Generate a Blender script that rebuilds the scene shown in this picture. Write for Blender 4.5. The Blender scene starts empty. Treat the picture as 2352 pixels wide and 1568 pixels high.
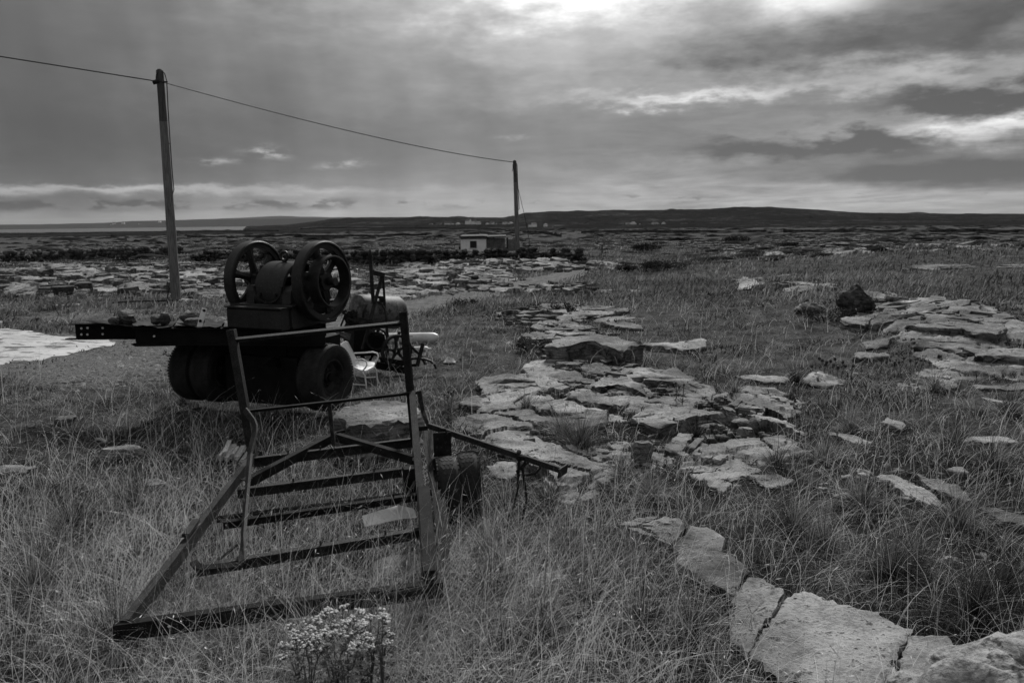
import bpy, math, random
import numpy as np
from mathutils import Vector, Matrix

random.seed(7)
rng = np.random.default_rng(11)
S = bpy.context.scene
COL = S.collection
R = math.radians

# ------------------------------------------------------------------ camera
F = 28.0 / 36.0 * 2352.0
PITCH = math.atan(276.0 / F)
ROLL = 0.012
EYE = np.array([0.0, 0.0, 2.6])
_f = np.array([0, math.cos(PITCH), -math.sin(PITCH)])
_r = np.array([1.0, 0, 0])
_u = np.array([0, math.sin(PITCH), math.cos(PITCH)])
RIGHT = _r * math.cos(ROLL) - _u * math.sin(ROLL)
UP = _u * math.cos(ROLL) + _r * math.sin(ROLL)
cam = bpy.data.cameras.new('camera')
cam.lens = 28.0
cam.sensor_width = 36.0
cam.clip_start = 0.05
cam.clip_end = 40000
cam.dof.use_dof = True
cam.dof.focus_distance = 6.5
cam.dof.aperture_fstop = 5.0
camo = bpy.data.objects.new('camera', cam)
COL.objects.link(camo)
camo.matrix_world = Matrix(((RIGHT[0], UP[0], -_f[0], EYE[0]), (RIGHT[1], UP[1], -_f[1], EYE[1]),
                            (RIGHT[2], UP[2], -_f[2], EYE[2]), (0, 0, 0, 1)))
S.camera = camo


def ray(u, v):
    """direction through a point of the photograph measured on a 2352 x 1568 grid"""
    return _f + (u - 1176.0) / F * RIGHT + (784.0 - v) / F * UP


def PZ(u, v, z):
    d = ray(u, v)
    return EYE + d * ((z - EYE[2]) / d[2])


def PY(u, v, y):
    d = ray(u, v)
    return EYE + d * (y / d[1])


# ------------------------------------------------------------------ sun, exposure
S.view_settings.view_transform = 'Standard'
S.view_settings.look = 'None'
S.view_settings.gamma = 1.0
S.view_settings.use_curve_mapping = False
S.view_settings.exposure = 1.36
SKY_GAIN = 0.425
SUN_EL, SUN_AZ = R(40), R(12)
sl = bpy.data.lights.new('sun', 'SUN')
sl.energy = 1.5
sl.angle = R(10)
sl.color = (1.0, 0.995, 0.985)
so = bpy.data.objects.new('sun', sl)
COL.objects.link(so)
sd = Vector((math.sin(SUN_AZ) * math.cos(SUN_EL), math.cos(SUN_AZ) * math.cos(SUN_EL), math.sin(SUN_EL)))
so.rotation_euler = sd.to_track_quat('Z', 'Y').to_euler()
so.location = (10, 30, 40)


# ------------------------------------------------------------------ node helpers
class NT:
    def __init__(self, tree):
        self.t = tree
        self.n = tree.nodes
        self.l = tree.links

    def new(self, kind, **kw):
        nd = self.n.new(kind)
        for k, v in kw.items():
            setattr(nd, k, v)
        return nd

    def put(self, sock, val):
        if hasattr(val, 'is_output'):
            self.l.new(val, sock)
        elif isinstance(val, (tuple, list)) and len(val) == 3 and sock.type == 'RGBA':
            sock.default_value = (*val, 1)
        else:
            sock.default_value = val

    def m(self, op, a, b=0.0, c=0.0, clamp=False):
        nd = self.new('ShaderNodeMath', operation=op, use_clamp=clamp)
        for i, x in enumerate((a, b, c)):
            self.put(nd.inputs[i], x)
        return nd.outputs[0]

    def noise(self, vec, scale, detail=4.0, rough=0.55, dist=0.0, out=0):
        nd = self.new('ShaderNodeTexNoise')
        if vec is not None:
            self.l.new(vec, nd.inputs['Vector'])
        nd.inputs['Scale'].default_value = scale
        nd.inputs['Detail'].default_value = detail
        nd.inputs['Roughness'].default_value = rough
        nd.inputs['Distortion'].default_value = dist
        return nd.outputs[out]

    def vor(self, vec, scale, feature='F1', out='Distance', rnd=1.0):
        nd = self.new('ShaderNodeTexVoronoi', feature=feature)
        self.l.new(vec, nd.inputs['Vector'])
        nd.inputs['Scale'].default_value = scale
        nd.inputs['Randomness'].default_value = rnd
        return nd.outputs[out]

    def ss(self, x, a, b, lo=0.0, hi=1.0):
        nd = self.new('ShaderNodeMapRange', interpolation_type='SMOOTHSTEP')
        self.put(nd.inputs[0], x)
        for i, q in enumerate((a, b, lo, hi)):
            self.put(nd.inputs[i + 1], q)
        return nd.outputs[0]

    def mix(self, f, a, b):
        """float mix"""
        nd = self.new('ShaderNodeMix', data_type='FLOAT')
        self.put(nd.inputs[0], f)
        self.put(nd.inputs[2], a)
        self.put(nd.inputs[3], b)
        return nd.outputs[0]

    def grey(self, x):
        nd = self.new('ShaderNodeCombineColor')
        for i in range(3):
            self.put(nd.inputs[i], x)
        return nd.outputs[0]

    def scale_vec(self, vec, sx, sy, sz):
        nd = self.new('ShaderNodeVectorMath', operation='MULTIPLY')
        self.l.new(vec, nd.inputs[0])
        nd.inputs[1].default_value = (sx, sy, sz)
        return nd.outputs[0]


# ------------------------------------------------------------------ sky
def make_world():
    w = bpy.data.worlds.new('World')
    S.world = w
    w.use_nodes = True
    t = NT(w.node_tree)
    t.n.clear()
    tc = t.new('ShaderNodeTexCoord').outputs['Generated']
    sep = t.new('ShaderNodeSeparateXYZ')
    t.l.new(tc, sep.inputs[0])
    x, y, z = sep.outputs
    az = t.m('ARCTAN2', x, y)
    el = t.m('ARCSINE', z)
    zc = t.m('ADD', t.m('MAXIMUM', z, 0.0), 0.055)
    cmb = t.new('ShaderNodeCombineXYZ')
    t.put(cmb.inputs[0], t.m('DIVIDE', x, zc))
    t.put(cmb.inputs[1], t.m('DIVIDE', y, zc))
    cp = cmb.outputs[0]                                   # cloud layer seen in perspective
    cmb2 = t.new('ShaderNodeCombineXYZ')
    t.put(cmb2.inputs[0], t.m('MULTIPLY', az, 6.0))
    t.put(cmb2.inputs[1], t.m('MULTIPLY', el, 16.0))
    ap = cmb2.outputs[0]
    # warped angles, so that no cloud edge is a smooth oval
    wn = t.noise(ap, 1.1, 7, 0.6)
    wn2 = t.noise(t.scale_vec(ap, 1, 1, 1), 3.1, 6, 0.62)
    waz = t.m('ADD', az, t.m('MULTIPLY', t.m('SUBTRACT', wn, 0.5), 0.42))
    wel = t.m('ADD', el, t.m('ADD', t.m('MULTIPLY', t.m('SUBTRACT', wn2, 0.5), t.ss(el, .02, .12, .022, .065)),
                             t.m('MULTIPLY', t.m('SUBTRACT', wn, 0.5), t.ss(el, .02, .12, .008, .05))))

    saz = t.m('ADD', az, t.m('MULTIPLY', t.m('SUBTRACT', wn2, 0.5), 0.05))
    sel = t.m('ADD', el, t.m('MULTIPLY', t.m('SUBTRACT', wn2, 0.5), 0.020))

    def blob(u, v, su, sv, amp):
        fx, fy = (waz, wel) if su > 120 else (saz, sel)
        d = ray(u, v)
        d = d / np.linalg.norm(d)
        a0, e0 = math.atan2(d[0], d[1]), math.asin(d[2])
        ta = t.m('DIVIDE', t.m('SUBTRACT', fx, a0), su / F)
        te = t.m('DIVIDE', t.m('SUBTRACT', fy, e0), sv / F)
        q = t.m('ADD', t.m('MULTIPLY', ta, ta), t.m('MULTIPLY', te, te))
        return t.m('MULTIPLY', t.m('EXPONENT', t.m('MULTIPLY', q, -1.0)), amp)

    base = t.m('MULTIPLY', t.m('ADD', 1.0, t.m('MULTIPLY', t.m('MAXIMUM', z, 0.0), 1.5)), 0.140)
    blobs = [
        (1340, -45, 250, 85, .80), (1880, -18, 120, 50, .50), (860, -30, 260, 90, .13), (1480, 130, 330, 60, .10),
        (1560, 222, 230, 15, .23), (2260, 300, 190, 22, .38), (2080, 455, 480, 45, .13), (420, 438, 460, 8, .13),
        (150, 431, 260, 6, .12), (300, 500, 900, 18, .08), (1000, 470, 520, 40, .09), (1450, 420, 400, 70, .05),
        (605, 350, 28, 9, .13), (640, 356, 22, 7, .07), (490, 371, 34, 5, .10), (790, 377, 34, 6, .08), (1180, 316, 26, 3, .06), (2050, 175, 330, 30, .12), (1200, 160, 240, 120, .05),
        (0, 160, 460, 320, -.09), (500, 330, 560, 80, -.05), (1920, 335, 290, 24, -.22), (2200, 398, 340, 27, -.22),
        (1880, 105, 230, 42, -.17), (2330, 50, 130, 80, -.12), (2260, 225, 240, 26, -.17), (1000, 300, 300, 90, -.02), (1500, 330, 260, 60, -.02),
        (640, 476, 110, 6, -.04), (330, 480, 160, 6, -.03)]
    acc = base
    wisp = t.ss(t.noise(t.scale_vec(ap, 4.2, 4.2, 1), 1.0, 6, .65), .40, .62)
    for b in blobs:
        if b[2] <= 34 and b[4] > 0:
            acc = t.m('ADD', acc, t.m('MULTIPLY', blob(b[0], b[1], b[2] * 1.3, b[3] * 1.3, b[4] * 2.2), wisp))
        else:
            acc = t.m('ADD', acc, blob(*b))
    # a line of small fair weather clouds low over the sea
    pn = t.noise(t.scale_vec(ap, 2.6, 2.9, 1), 1.0, 6, .62)
    puff = t.ss(t.m('ADD', pn, t.m('MULTIPLY', t.ss(az, -.3, .15), -.08)), .47, .55)
    d0 = ray(300, 470)
    pe = t.m('DIVIDE', t.m('SUBTRACT', sel, math.asin(d0[2] / np.linalg.norm(d0))), 9.0 / F)
    acc = t.m('SUBTRACT', acc, t.m('MULTIPLY', t.m('MULTIPLY', puff, t.m('EXPONENT', t.m('MULTIPLY', t.m('MULTIPLY', pe, pe), -1.0))), .13))
    # texture of the cloud sheet: softer on the rain-hung side, torn on the other
    n1 = t.noise(cp, 0.55, 9, 0.62, 0.6)
    n2 = t.noise(t.scale_vec(cp, 1.0, 0.55, 1), 1.7, 8, 0.6, 0.4)
    tex = t.m('ADD', t.m('MULTIPLY', t.m('SUBTRACT', n1, 0.5), 1.5), t.m('MULTIPLY', t.m('SUBTRACT', n2, 0.5), 0.9))
    torn = t.ss(t.m('ADD', az, t.m('MULTIPLY', t.m('SUBTRACT', wn, .5), .5)), -0.15, 0.26, 0.13, 1.15)
    low = t.ss(el, 0.02, 0.09, 1.0, 0.0)
    amt = t.m('MAXIMUM', torn, t.m('MULTIPLY', low, 0.35))
    acc = t.m('MULTIPLY', acc, t.m('ADD', 1.0, t.m('MULTIPLY', tex, amt)))
    # faint rain shafts
    cmb3 = t.new('ShaderNodeCombineXYZ')
    t.put(cmb3.inputs[0], t.m('ADD', t.m('MULTIPLY', az, 11.0), t.m('MULTIPLY', el, 1.5)))
    t.put(cmb3.inputs[1], t.m('MULTIPLY', el, 4.0))
    sh = t.noise(cmb3.outputs[0], 1.0, 3, 0.5)
    acc = t.m('MULTIPLY', acc, t.m('ADD', 1.0, t.m('MULTIPLY', t.m('SUBTRACT', sh, 0.5), t.m('MULTIPLY', t.m('SUBTRACT', 1.25, torn), 1.05))))
    acc = t.m('MAXIMUM', acc, 0.03)
    acc = t.m('MULTIPLY', t.m('POWER', t.m('DIVIDE', acc, .17), 1.22), .165)
    acc = t.m('MULTIPLY', acc, 10.0 * SKY_GAIN)
    sky = t.new('ShaderNodeTexSky', sky_type='NISHITA')
    sky.sun_disc = False
    sky.sun_elevation = SUN_EL
    sky.sun_rotation = SUN_AZ
    bw = t.new('ShaderNodeRGBToBW')
    t.l.new(sky.outputs[0], bw.inputs[0])
    tot = t.mix(0.96, bw.outputs[0], acc)                 # the clear sky behind shows through only a little
    bg = t.new('ShaderNodeBackground')
    t.l.new(t.grey(tot), bg.inputs[0])
    bg.inputs[1].default_value = 0.1
    out = t.new('ShaderNodeOutputWorld')
    t.l.new(bg.outputs[0], out.inputs[0])


make_world()

# ------------------------------------------------------------------ numpy noise and the lie of the land


def _hash(ix, iy, seed):
    h = (ix.astype(np.int64) * 374761393 + iy.astype(np.int64) * 668265263 + seed * 1442695041) & 0x7fffffff
    h = ((h ^ (h >> 13)) * 1274126177) & 0x7fffffff
    return ((h ^ (h >> 16)) & 0xffff) / 65535.0


def vnoise(x, y, seed=0):
    x = np.asarray(x, float)
    y = np.asarray(y, float)
    ix, iy = np.floor(x), np.floor(y)
    fx, fy = x - ix, y - iy
    fx = fx * fx * (3 - 2 * fx)
    fy = fy * fy * (3 - 2 * fy)
    a, b = _hash(ix, iy, seed), _hash(ix + 1, iy, seed)
    c, d = _hash(ix, iy + 1, seed), _hash(ix + 1, iy + 1, seed)
    return (a * (1 - fx) + b * fx) * (1 - fy) + (c * (1 - fx) + d * fx) * fy


def fbm(x, y, oct=4, seed=0, rough=0.5):
    s, a, tot = 0.0, 1.0, 0.0
    for i in range(oct):
        s = s + a * vnoise(x, y, seed + i * 17)
        tot += a
        a *= rough
        x, y = x * 2.03 + 5.1, y * 2.03 + 3.7
    return s / tot


def sstep(a, b, x):
    q = np.clip((x - a) / (b - a), 0, 1)
    return q * q * (3 - 2 * q)


_CR = [(560, 521), (660, 516), (740, 506), (830, 500), (870, 501), (990, 498), (1080, 499), (1160, 500), (1195, 494), (1215, 489),
       (1250, 486.5), (1400, 483.5), (1600, 481.5), (1700, 477), (1760, 475.5), (1850, 480), (1950, 487), (2000, 489), (2100, 489.5),
       (2200, 491), (2352, 491), (2700, 495), (3000, 505), (3400, 520)]
CR_AZ, CR_Z = [], []
CREST_D = 1600.0
for _uu, _vv in _CR:
    _d = ray(_uu, _vv)
    CR_AZ.append(math.atan2(_d[0], _d[1]))
    CR_Z.append(2.6 + _d[2] / math.hypot(_d[0], _d[1]) * CREST_D)


def gauss(x, y, cx, cy, sx, sy):
    return np.exp(-((x - cx) / sx) ** 2 - ((y - cy) / sy) ** 2)


def H(x, y):
    x = np.asarray(x, float)
    y = np.asarray(y, float)
    d = np.hypot(x, y)
    az = np.arctan2(x, y)
    z = np.interp(d, [0, 50, 100, 300, 800, 1500, 1750, 14000], [0, 0, -1.0, -2.6, -5.6, -7.0, -14, -14])
    z = z + 1.0 * gauss(x, y, 24, 40, 10, 12) + 0.55 * gauss(x, y, 10, 24, 5, 6) + .35 * gauss(x, y, 15, 17, 6, 4)
    z = z + 0.5 * gauss(x, y, 44, 62, 22, 14) + .25 * gauss(x, y, 4.5, 6.5, 2.2, 3.0)
    z = z + 0.12 * (fbm(x / 4.5, y / 4.5, 3, 3) - .5) * 2 * sstep(3, 12, d) + 0.045 * (fbm(x / .7, y / .7, 4, 9) - .5) * 2
    z = z + 0.45 * (fbm(x / 11, y / 8, 4, 21) - .5) * 2 * sstep(28, 75, d) * (1 - sstep(400, 900, d))
    z = z + .9 * (fbm(x / 60, y / 45, 4, 31) - .5) * 2 * sstep(150, 420, d) * (1 - sstep(700, 1000, d) * .5)
    far = sstep(650, CREST_D, d) * (1 - sstep(CREST_D, 3200, d))
    cz = np.interp(az, CR_AZ, CR_Z, left=-8, right=-8)
    hz = cz + 8 * (fbm(az * 60, d / 200, 4, 41) - .5) * sstep(800, 1300, d) * (1 - sstep(1450, 1600, d))
    z = z * (1 - far) + np.maximum(hz, z) * far
    return z


def G(u, v, h=0.0):
    """where the ray through (u, v) meets the ground raised by h"""
    d = ray(u, v)
    ts = np.concatenate([np.linspace(1.5, 40, 900), np.geomspace(40.1, 2500, 900)])
    p = EYE[None] + ts[:, None] * d[None]
    g = p[:, 2] - H(p[:, 0], p[:, 1]) - h
    k = np.nonzero(g < 0)[0]
    if len(k) == 0:
        return p[-1]
    k = k[0]
    if k == 0:
        return p[0]
    a = g[k - 1] / (g[k - 1] - g[k])
    q = p[k - 1] * (1 - a) + p[k] * a
    return q


def hz(x, y):
    return float(H(np.array([x]), np.array([y]))[0])


# ------------------------------------------------------------------ mesh helper
def nrm(v):
    v = np.asarray(v, float)
    return v / max(np.linalg.norm(v), 1e-9)


class MB:
    def __init__(self):
        self.v, self.f, self.mi = [], [], []

    def add(self, vs, fs, mi=0):
        o = len(self.v)
        self.v.extend([tuple(map(float, p)) for p in vs])
        for q in fs:
            self.f.append(tuple(i + o for i in q))
            self.mi.append(mi)
        return self

    def frame(self, d, up):
        d = nrm(d)
        up = np.asarray(up, float)
        s = np.cross(d, up)
        if np.linalg.norm(s) < 1e-4:
            s = np.cross(d, (1, 0, .1))
        s = nrm(s)
        return d, s, np.cross(s, d)

    def box(self, c, size, ax=(1, 0, 0), up=(0, 0, 1), mi=0):
        d, s, n = self.frame(ax, up)
        c = np.asarray(c, float)
        a, b, h = np.asarray(size, float) / 2
        vs = [c + d * a * i + s * b * j + n * h * k for i in (-1, 1) for j in (-1, 1) for k in (-1, 1)]
        return self.add(vs, [(0, 1, 3, 2), (4, 6, 7, 5), (0, 4, 5, 1), (2, 3, 7, 6), (0, 2, 6, 4), (1, 5, 7, 3)], mi)

    def prism(self, p0, p1, prof, up=(0, 0, 1), mi=0, caps=True):
        """sweeps a profile [(side, up)] from p0 to p1"""
        p0, p1 = np.asarray(p0, float), np.asarray(p1, float)
        d, s, n = self.frame(p1 - p0, up)
        k = len(prof)
        vs = [p0 + s * a + n * b for a, b in prof] + [p1 + s * a + n * b for a, b in prof]
        fs = [(i, (i + 1) % k, k + (i + 1) % k, k + i) for i in range(k)]
        if caps:
            fs += [tuple(range(k - 1, -1, -1)), tuple(range(k, 2 * k))]
        return self.add(vs, fs, mi)

    def bar(self, p0, p1, w, h, up=(0, 0, 1), mi=0):
        b = min(w, h) * .12
        w, h = w / 2, h / 2
        return self.prism(p0, p1, [(-w, -h + b), (-w + b, -h), (w - b, -h), (w, -h + b), (w, h - b), (w - b, h), (-w + b, h), (-w, h - b)], up, mi)

    def angle(self, p0, p1, w, h, t=.008, up=(0, 0, 1), flip=1):
        """angle iron: flat flange on top, one leg hanging down"""
        a = flip
        return self.prism(p0, p1, [(-a * w / 2, 0), (-a * w / 2, -t), (a * (w / 2 - t), -t), (a * (w / 2 - t), -h), (a * w / 2, -h), (a * w / 2, 0)], up)

    def channel(self, p0, p1, w, h, t=.01, up=(0, 0, 1), flip=1):
        a = flip
        q = [(a * x, y) for x, y in [(-w / 2, -h / 2), (w / 2, -h / 2), (w / 2, -h / 2 + t), (-w / 2 + t, -h / 2 + t), (-w / 2 + t, h / 2 - t), (w / 2, h / 2 - t), (w / 2, h / 2), (-w / 2, h / 2)]]
        return self.prism(p0, p1, q, up)

    def ibeam(self, p0, p1, w, h, t=.014, up=(0, 0, 1)):
        a, b = w / 2, h / 2
        q = [(-a, -b), (a, -b), (a, -b + t), (t / 2, -b + t), (t / 2, b - t), (a, b - t), (a, b), (-a, b), (-a, b - t), (-t / 2, b - t), (-t / 2, -b + t), (-a, -b + t)]
        return self.prism(p0, p1, q, up)

    def tube(self, pts, r, n=8, caps=True, mi=0):
        pts = [np.asarray(p, float) for p in pts]
        rs = r if isinstance(r, (list, tuple, np.ndarray)) else [r] * len(pts)
        vs, fs = [], []
        up = np.array([.013, .021, 1.0])
        for i, p in enumerate(pts):
            d = pts[min(i + 1, len(pts) - 1)] - pts[max(i - 1, 0)]
            d, s, nn = self.frame(d, up)
            up = nn if i else nn
            for k in range(n):
                a = 2 * math.pi * k / n
                vs.append(p + rs[i] * (math.cos(a) * s + math.sin(a) * nn))
        for i in range(len(pts) - 1):
            for k in range(n):
                fs.append((i * n + k, i * n + (k + 1) % n, (i + 1) * n + (k + 1) % n, (i + 1) * n + k))
        if caps:
            fs.append(tuple(range(n - 1, -1, -1)))
            fs.append(tuple(range((len(pts) - 1) * n, len(pts) * n)))
        return self.add(vs, fs, mi)

    def sweep(self, pts, w, h, up=(0, 0, 1), mi=0):
        """flat bar along a bent line"""
        pts = [np.asarray(p, float) for p in pts]
        vs, fs = [], []
        for i, p in enumerate(pts):
            d = nrm(pts[min(i + 1, len(pts) - 1)] - p) + nrm(p - pts[max(i - 1, 0)])
            d, s, n = self.frame(d, up)
            vs += [p - s * w / 2 - n * h / 2, p + s * w / 2 - n * h / 2, p + s * w / 2 + n * h / 2, p - s * w / 2 + n * h / 2]
        for i in range(len(pts) - 1):
            for k in range(4):
                fs.append((i * 4 + k, i * 4 + (k + 1) % 4, i * 4 + 4 + (k + 1) % 4, i * 4 + 4 + k))
        fs += [(3, 2, 1, 0), tuple(range(len(pts) * 4 - 4, len(pts) * 4))]
        return self.add(vs, fs, mi)

    def lathe(self, prof, c, axis, n=48, closed=True, arc=(0, 2 * math.pi), up=(0, 0, 1), mi=0):
        """prof: [(radius, along axis)]"""
        a, s, t = self.frame(axis, up)
        c = np.asarray(c, float)
        full = abs(arc[1] - arc[0] - 2 * math.pi) < 1e-6
        m = n if full else n + 1
        k = len(prof)
        vs, fs = [], []
        for i in range(m):
            th = arc[0] + (arc[1] - arc[0]) * i / n
            e = math.cos(th) * s + math.sin(th) * t
            vs += [c + e * r + a * x for r, x in prof]
        for i in range(n):
            j = (i + 1) % m
            for q in range(k if closed else k - 1):
                r = (q + 1) % k
                fs.append((i * k + q, j * k + q, j * k + r, i * k + r))
        if not full and closed:
            fs += [tuple(range(k)), tuple(range((m - 1) * k + k - 1, (m - 1) * k - 1, -1))]
        return self.add(vs, fs, mi)

    def disc(self, c, axis, r, h, n=24, mi=0):
        a = nrm(axis)
        c = np.asarray(c, float)
        return self.tube([c - a * h / 2, c + a * h / 2], r, n, True, mi)

    def build(self, name, mats, parent=None, smooth=False, origin=None, kind=None, label=None):
        me = bpy.data.meshes.new(name)
        o3 = np.array(parent.location if parent is not None else (origin if origin is not None else (0, 0, 0)), float)
        if parent is not None and parent.parent is not None:
            o3 = o3 + np.array(parent.parent.location)
        if parent is not None and origin is not None:
            vv = np.array(self.v) - np.asarray(origin, float)
        else:
            vv = np.array(self.v) - o3
        me.from_pydata([tuple(p) for p in vv], [], self.f)
        if not isinstance(mats, (list, tuple)):
            mats = [mats]
        for q in mats:
            me.materials.append(q)
        if len(mats) > 1:
            me.polygons.foreach_set('material_index', self.mi)
        if smooth:
            me.polygons.foreach_set('use_smooth', [True] * len(me.polygons))
            if smooth is not True:
                me.set_sharp_from_angle(angle=smooth)
        me.update()
        o = bpy.data.objects.new(name, me)
        COL.objects.link(o)
        if parent is not None:
            o.parent = parent
            if origin is not None:
                o.location = np.asarray(origin, float) - o3
        elif origin is not None:
            o.location = tuple(origin)
        if kind:
            o['kind'] = kind
        if label:
            o['label'] = label
        return o


def thing(name, label, cat, loc, group=None):
    o = bpy.data.objects.new(name, None)
    o.empty_display_size = .2
    o.location = tuple(map(float, loc))
    COL.objects.link(o)
    tag(o, label, cat, group)
    return o


def tag(o, label, cat, group=None):
    o['label'] = label
    o['category'] = cat
    if group:
        o['group'] = group
    return o


def np_mesh(name, verts, faces_flat, counts, mats, kind=None, parent=None, smooth=False):
    me = bpy.data.meshes.new(name)
    nv, nf, nl = len(verts), len(counts), len(faces_flat)
    me.vertices.add(nv)
    me.vertices.foreach_set('co', np.ascontiguousarray(verts, dtype=np.float32).ravel())
    me.loops.add(nl)
    me.loops.foreach_set('vertex_index', np.ascontiguousarray(faces_flat, dtype=np.int32))
    me.polygons.add(nf)
    st = np.concatenate([[0], np.cumsum(counts)[:-1]]).astype(np.int32)
    me.polygons.foreach_set('loop_start', st)
    me.polygons.foreach_set('loop_total', np.asarray(counts, dtype=np.int32))
    if smooth:
        me.polygons.foreach_set('use_smooth', np.ones(nf, dtype=bool))
    me.update(calc_edges=True)
    for q in (mats if isinstance(mats, (list, tuple)) else [mats]):
        me.materials.append(q)
    o = bpy.data.objects.new(name, me)
    COL.objects.link(o)
    if kind:
        o['kind'] = kind
    if parent is not None:
        o.parent = parent
    return o

# ------------------------------------------------------------------ materials (all neutral: the picture is black and white)


def new_mat(name):
    m = bpy.data.materials.new(name)
    m.use_nodes = True
    t = NT(m.node_tree)
    b = t.n['Principled BSDF']
    return m, t, b


def bump(t, b, h, strength, dist=.02):
    nd = t.new('ShaderNodeBump')
    nd.inputs['Strength'].default_value = strength
    nd.inputs['Distance'].default_value = dist
    t.put(nd.inputs['Height'], h)
    t.l.new(nd.outputs[0], b.inputs['Normal'])


def simple(name, c0, c1, scale=8, rough=.8, bmp=.3, fine=60, spec=.3, metal=0.0, speck=0.0, speck_scale=40, coord='Object', c_speck=.3, streak=None):
    m, t, b = new_mat(name)
    co = t.new('ShaderNodeTexCoord').outputs[coord] if coord != 'Position' else t.new('ShaderNodeNewGeometry').outputs['Position']
    if streak:
        co = t.scale_vec(co, *streak)
    n = t.noise(co, scale, 6, .6)
    nf = t.noise(co, fine, 4, .6)
    v = t.mix(t.ss(t.mix(.35, n, nf), .36, .64), c0, c1)
    if speck:
        sp = t.ss(t.noise(co, speck_scale, 3, .7), 1 - speck - .05, 1 - speck + .03)
        v = t.mix(sp, v, c_speck)
    t.l.new(t.grey(v), b.inputs['Base Color'])
    b.inputs['Roughness'].default_value = rough
    b.inputs['Specular IOR Level'].default_value = spec
    b.inputs['Metallic'].default_value = metal
    if bmp:
        bump(t, b, t.mix(.5, n, nf), bmp, .01)
    return m


def rock_mat(name, lo, hi, island=False, dark=.5, sc=1.0):
    m, t, b = new_mat(name)
    geo = t.new('ShaderNodeNewGeometry')
    co = geo.outputs['Position']
    n1 = t.noise(co, 1.1 * sc, 5, .6)
    n2 = t.noise(co, 7 * sc, 6, .68, .3)
    n3 = t.noise(co, 38 * sc, 5, .7)
    strat = t.noise(t.scale_vec(co, 1.2, 1.2, 26), 1.6 * sc, 5, .6)
    rnd = geo.outputs['Random Per Island'] if island else t.new('ShaderNodeObjectInfo').outputs['Random']
    k = t.m('ADD', t.m('MULTIPLY', n1, .35), t.m('ADD', t.m('MULTIPLY', n2, .4), t.m('MULTIPLY', n3, .25)))
    v = t.mix(t.ss(k, .34, .66), lo, hi)
    v = t.m('MULTIPLY', v, t.mix(rnd, .68, 1.2))
    v = t.m('MULTIPLY', v, t.ss(t.noise(co, .55 * sc, 4, .6), .36, .64, .62, 1.15))
    # black lichen crusts, moss in the hollows, white lichen spots
    lich = t.ss(t.m('ADD', n2, t.m('MULTIPLY', t.m('SUBTRACT', n3, .5), .6)), .55, .66)
    v = t.mix(t.m('MULTIPLY', lich, dark), v, .03)
    v = t.mix(t.m('MULTIPLY', t.ss(n3, .62, .70), dark * .8), v, .04)
    pit = t.ss(t.vor(co, 9 * sc), .02, .14, 1.0, 0.0)
    pit = t.m('MULTIPLY', pit, t.ss(n1, .48, .6))
    v = t.mix(t.m('MULTIPLY', pit, .85), v, .025)
    wh = t.ss(t.noise(co, 17 * sc, 3, .5), .66, .70)
    v = t.mix(t.m('MULTIPLY', wh, .35), v, .5)
    # steep faces: layered, darkened by algal growth and by shade put into the colour
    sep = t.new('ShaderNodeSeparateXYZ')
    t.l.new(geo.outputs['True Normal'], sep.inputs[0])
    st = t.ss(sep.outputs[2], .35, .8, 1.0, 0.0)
    algae_shade = t.ss(t.m('ADD', t.m('MULTIPLY', n2, .6), t.m('MULTIPLY', strat, .4)), .40, .56)
    v = t.m('MULTIPLY', v, t.mix(t.m('MULTIPLY', st, algae_shade), 1.0, .30))
    t.l.new(t.grey(v), b.inputs['Base Color'])
    b.inputs['Roughness'].default_value = .95
    b.inputs['Specular IOR Level'].default_value = .06
    hgt = t.m('ADD', t.m('ADD', t.m('MULTIPLY', n2, 1.0), t.m('MULTIPLY', n3, .45)), t.m('ADD', t.m('MULTIPLY', strat, .5), t.m('MULTIPLY', pit, -.8)))
    bump(t, b, hgt, .9, .035)
    return m


M = {}
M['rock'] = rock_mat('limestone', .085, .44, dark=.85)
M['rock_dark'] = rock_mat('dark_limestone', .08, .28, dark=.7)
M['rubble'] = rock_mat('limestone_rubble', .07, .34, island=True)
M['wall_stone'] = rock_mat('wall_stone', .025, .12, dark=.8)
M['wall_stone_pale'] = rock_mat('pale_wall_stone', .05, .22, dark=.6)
M['iron_black'] = simple('greasy_black_iron', .004, .010, 5, .75, .25, 50, .12)
M['iron_worn'] = simple('worn_black_iron', .006, .024, 4, .48, .2, 60, .28, speck=.36, c_speck=.045)
M['rust'] = simple('rusty_steel', .008, .027, 12, .72, .7, 160, .18, speck=.37, speck_scale=210, c_speck=.15, coord='Position')
M['rust_dark'] = simple('dark_rusty_steel', .006, .022, 9, .85, .6, 120, .12, coord='Position', speck=.34, speck_scale=190, c_speck=.07)
M['rust_plate'] = simple('rusted_plate', .008, .028, 14, .9, .8, 120, .15, coord='Position', speck=.38, speck_scale=210, c_speck=.085)
M['rubber'] = simple('old_rubber', .007, .018, 6, .7, .15, 40, .25)
M['rubber_grey'] = simple('weathered_rubber', .010, .024, 8, .75, .2, 60, .2)
M['scrap'] = simple('scrap_iron', .008, .032, 10, .75, .6, 70, .15)
M['tank'] = simple('flaking_tank_paint', .03, .13, 5, .6, .4, 30, .35, speck=.42, speck_scale=9, c_speck=.02)
M['white_paint'] = simple('weathered_white_paint', .68, .84, 6, .5, .1, 40, .4, speck=.30, speck_scale=30, c_speck=.35)
M['white_plastic'] = simple('old_white_plastic', .45, .62, 3, .45, .1, 20, .4)
M['pale_board'] = simple('pale_painted_board', .38, .58, 5, .7, .2, 40, .3, speck=.38, speck_scale=14, c_speck=.2)
M['pole'] = simple('weathered_pole_timber', .07, .2, 5, .9, .5, 30, .15, streak=(9, 9, .5))
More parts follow.
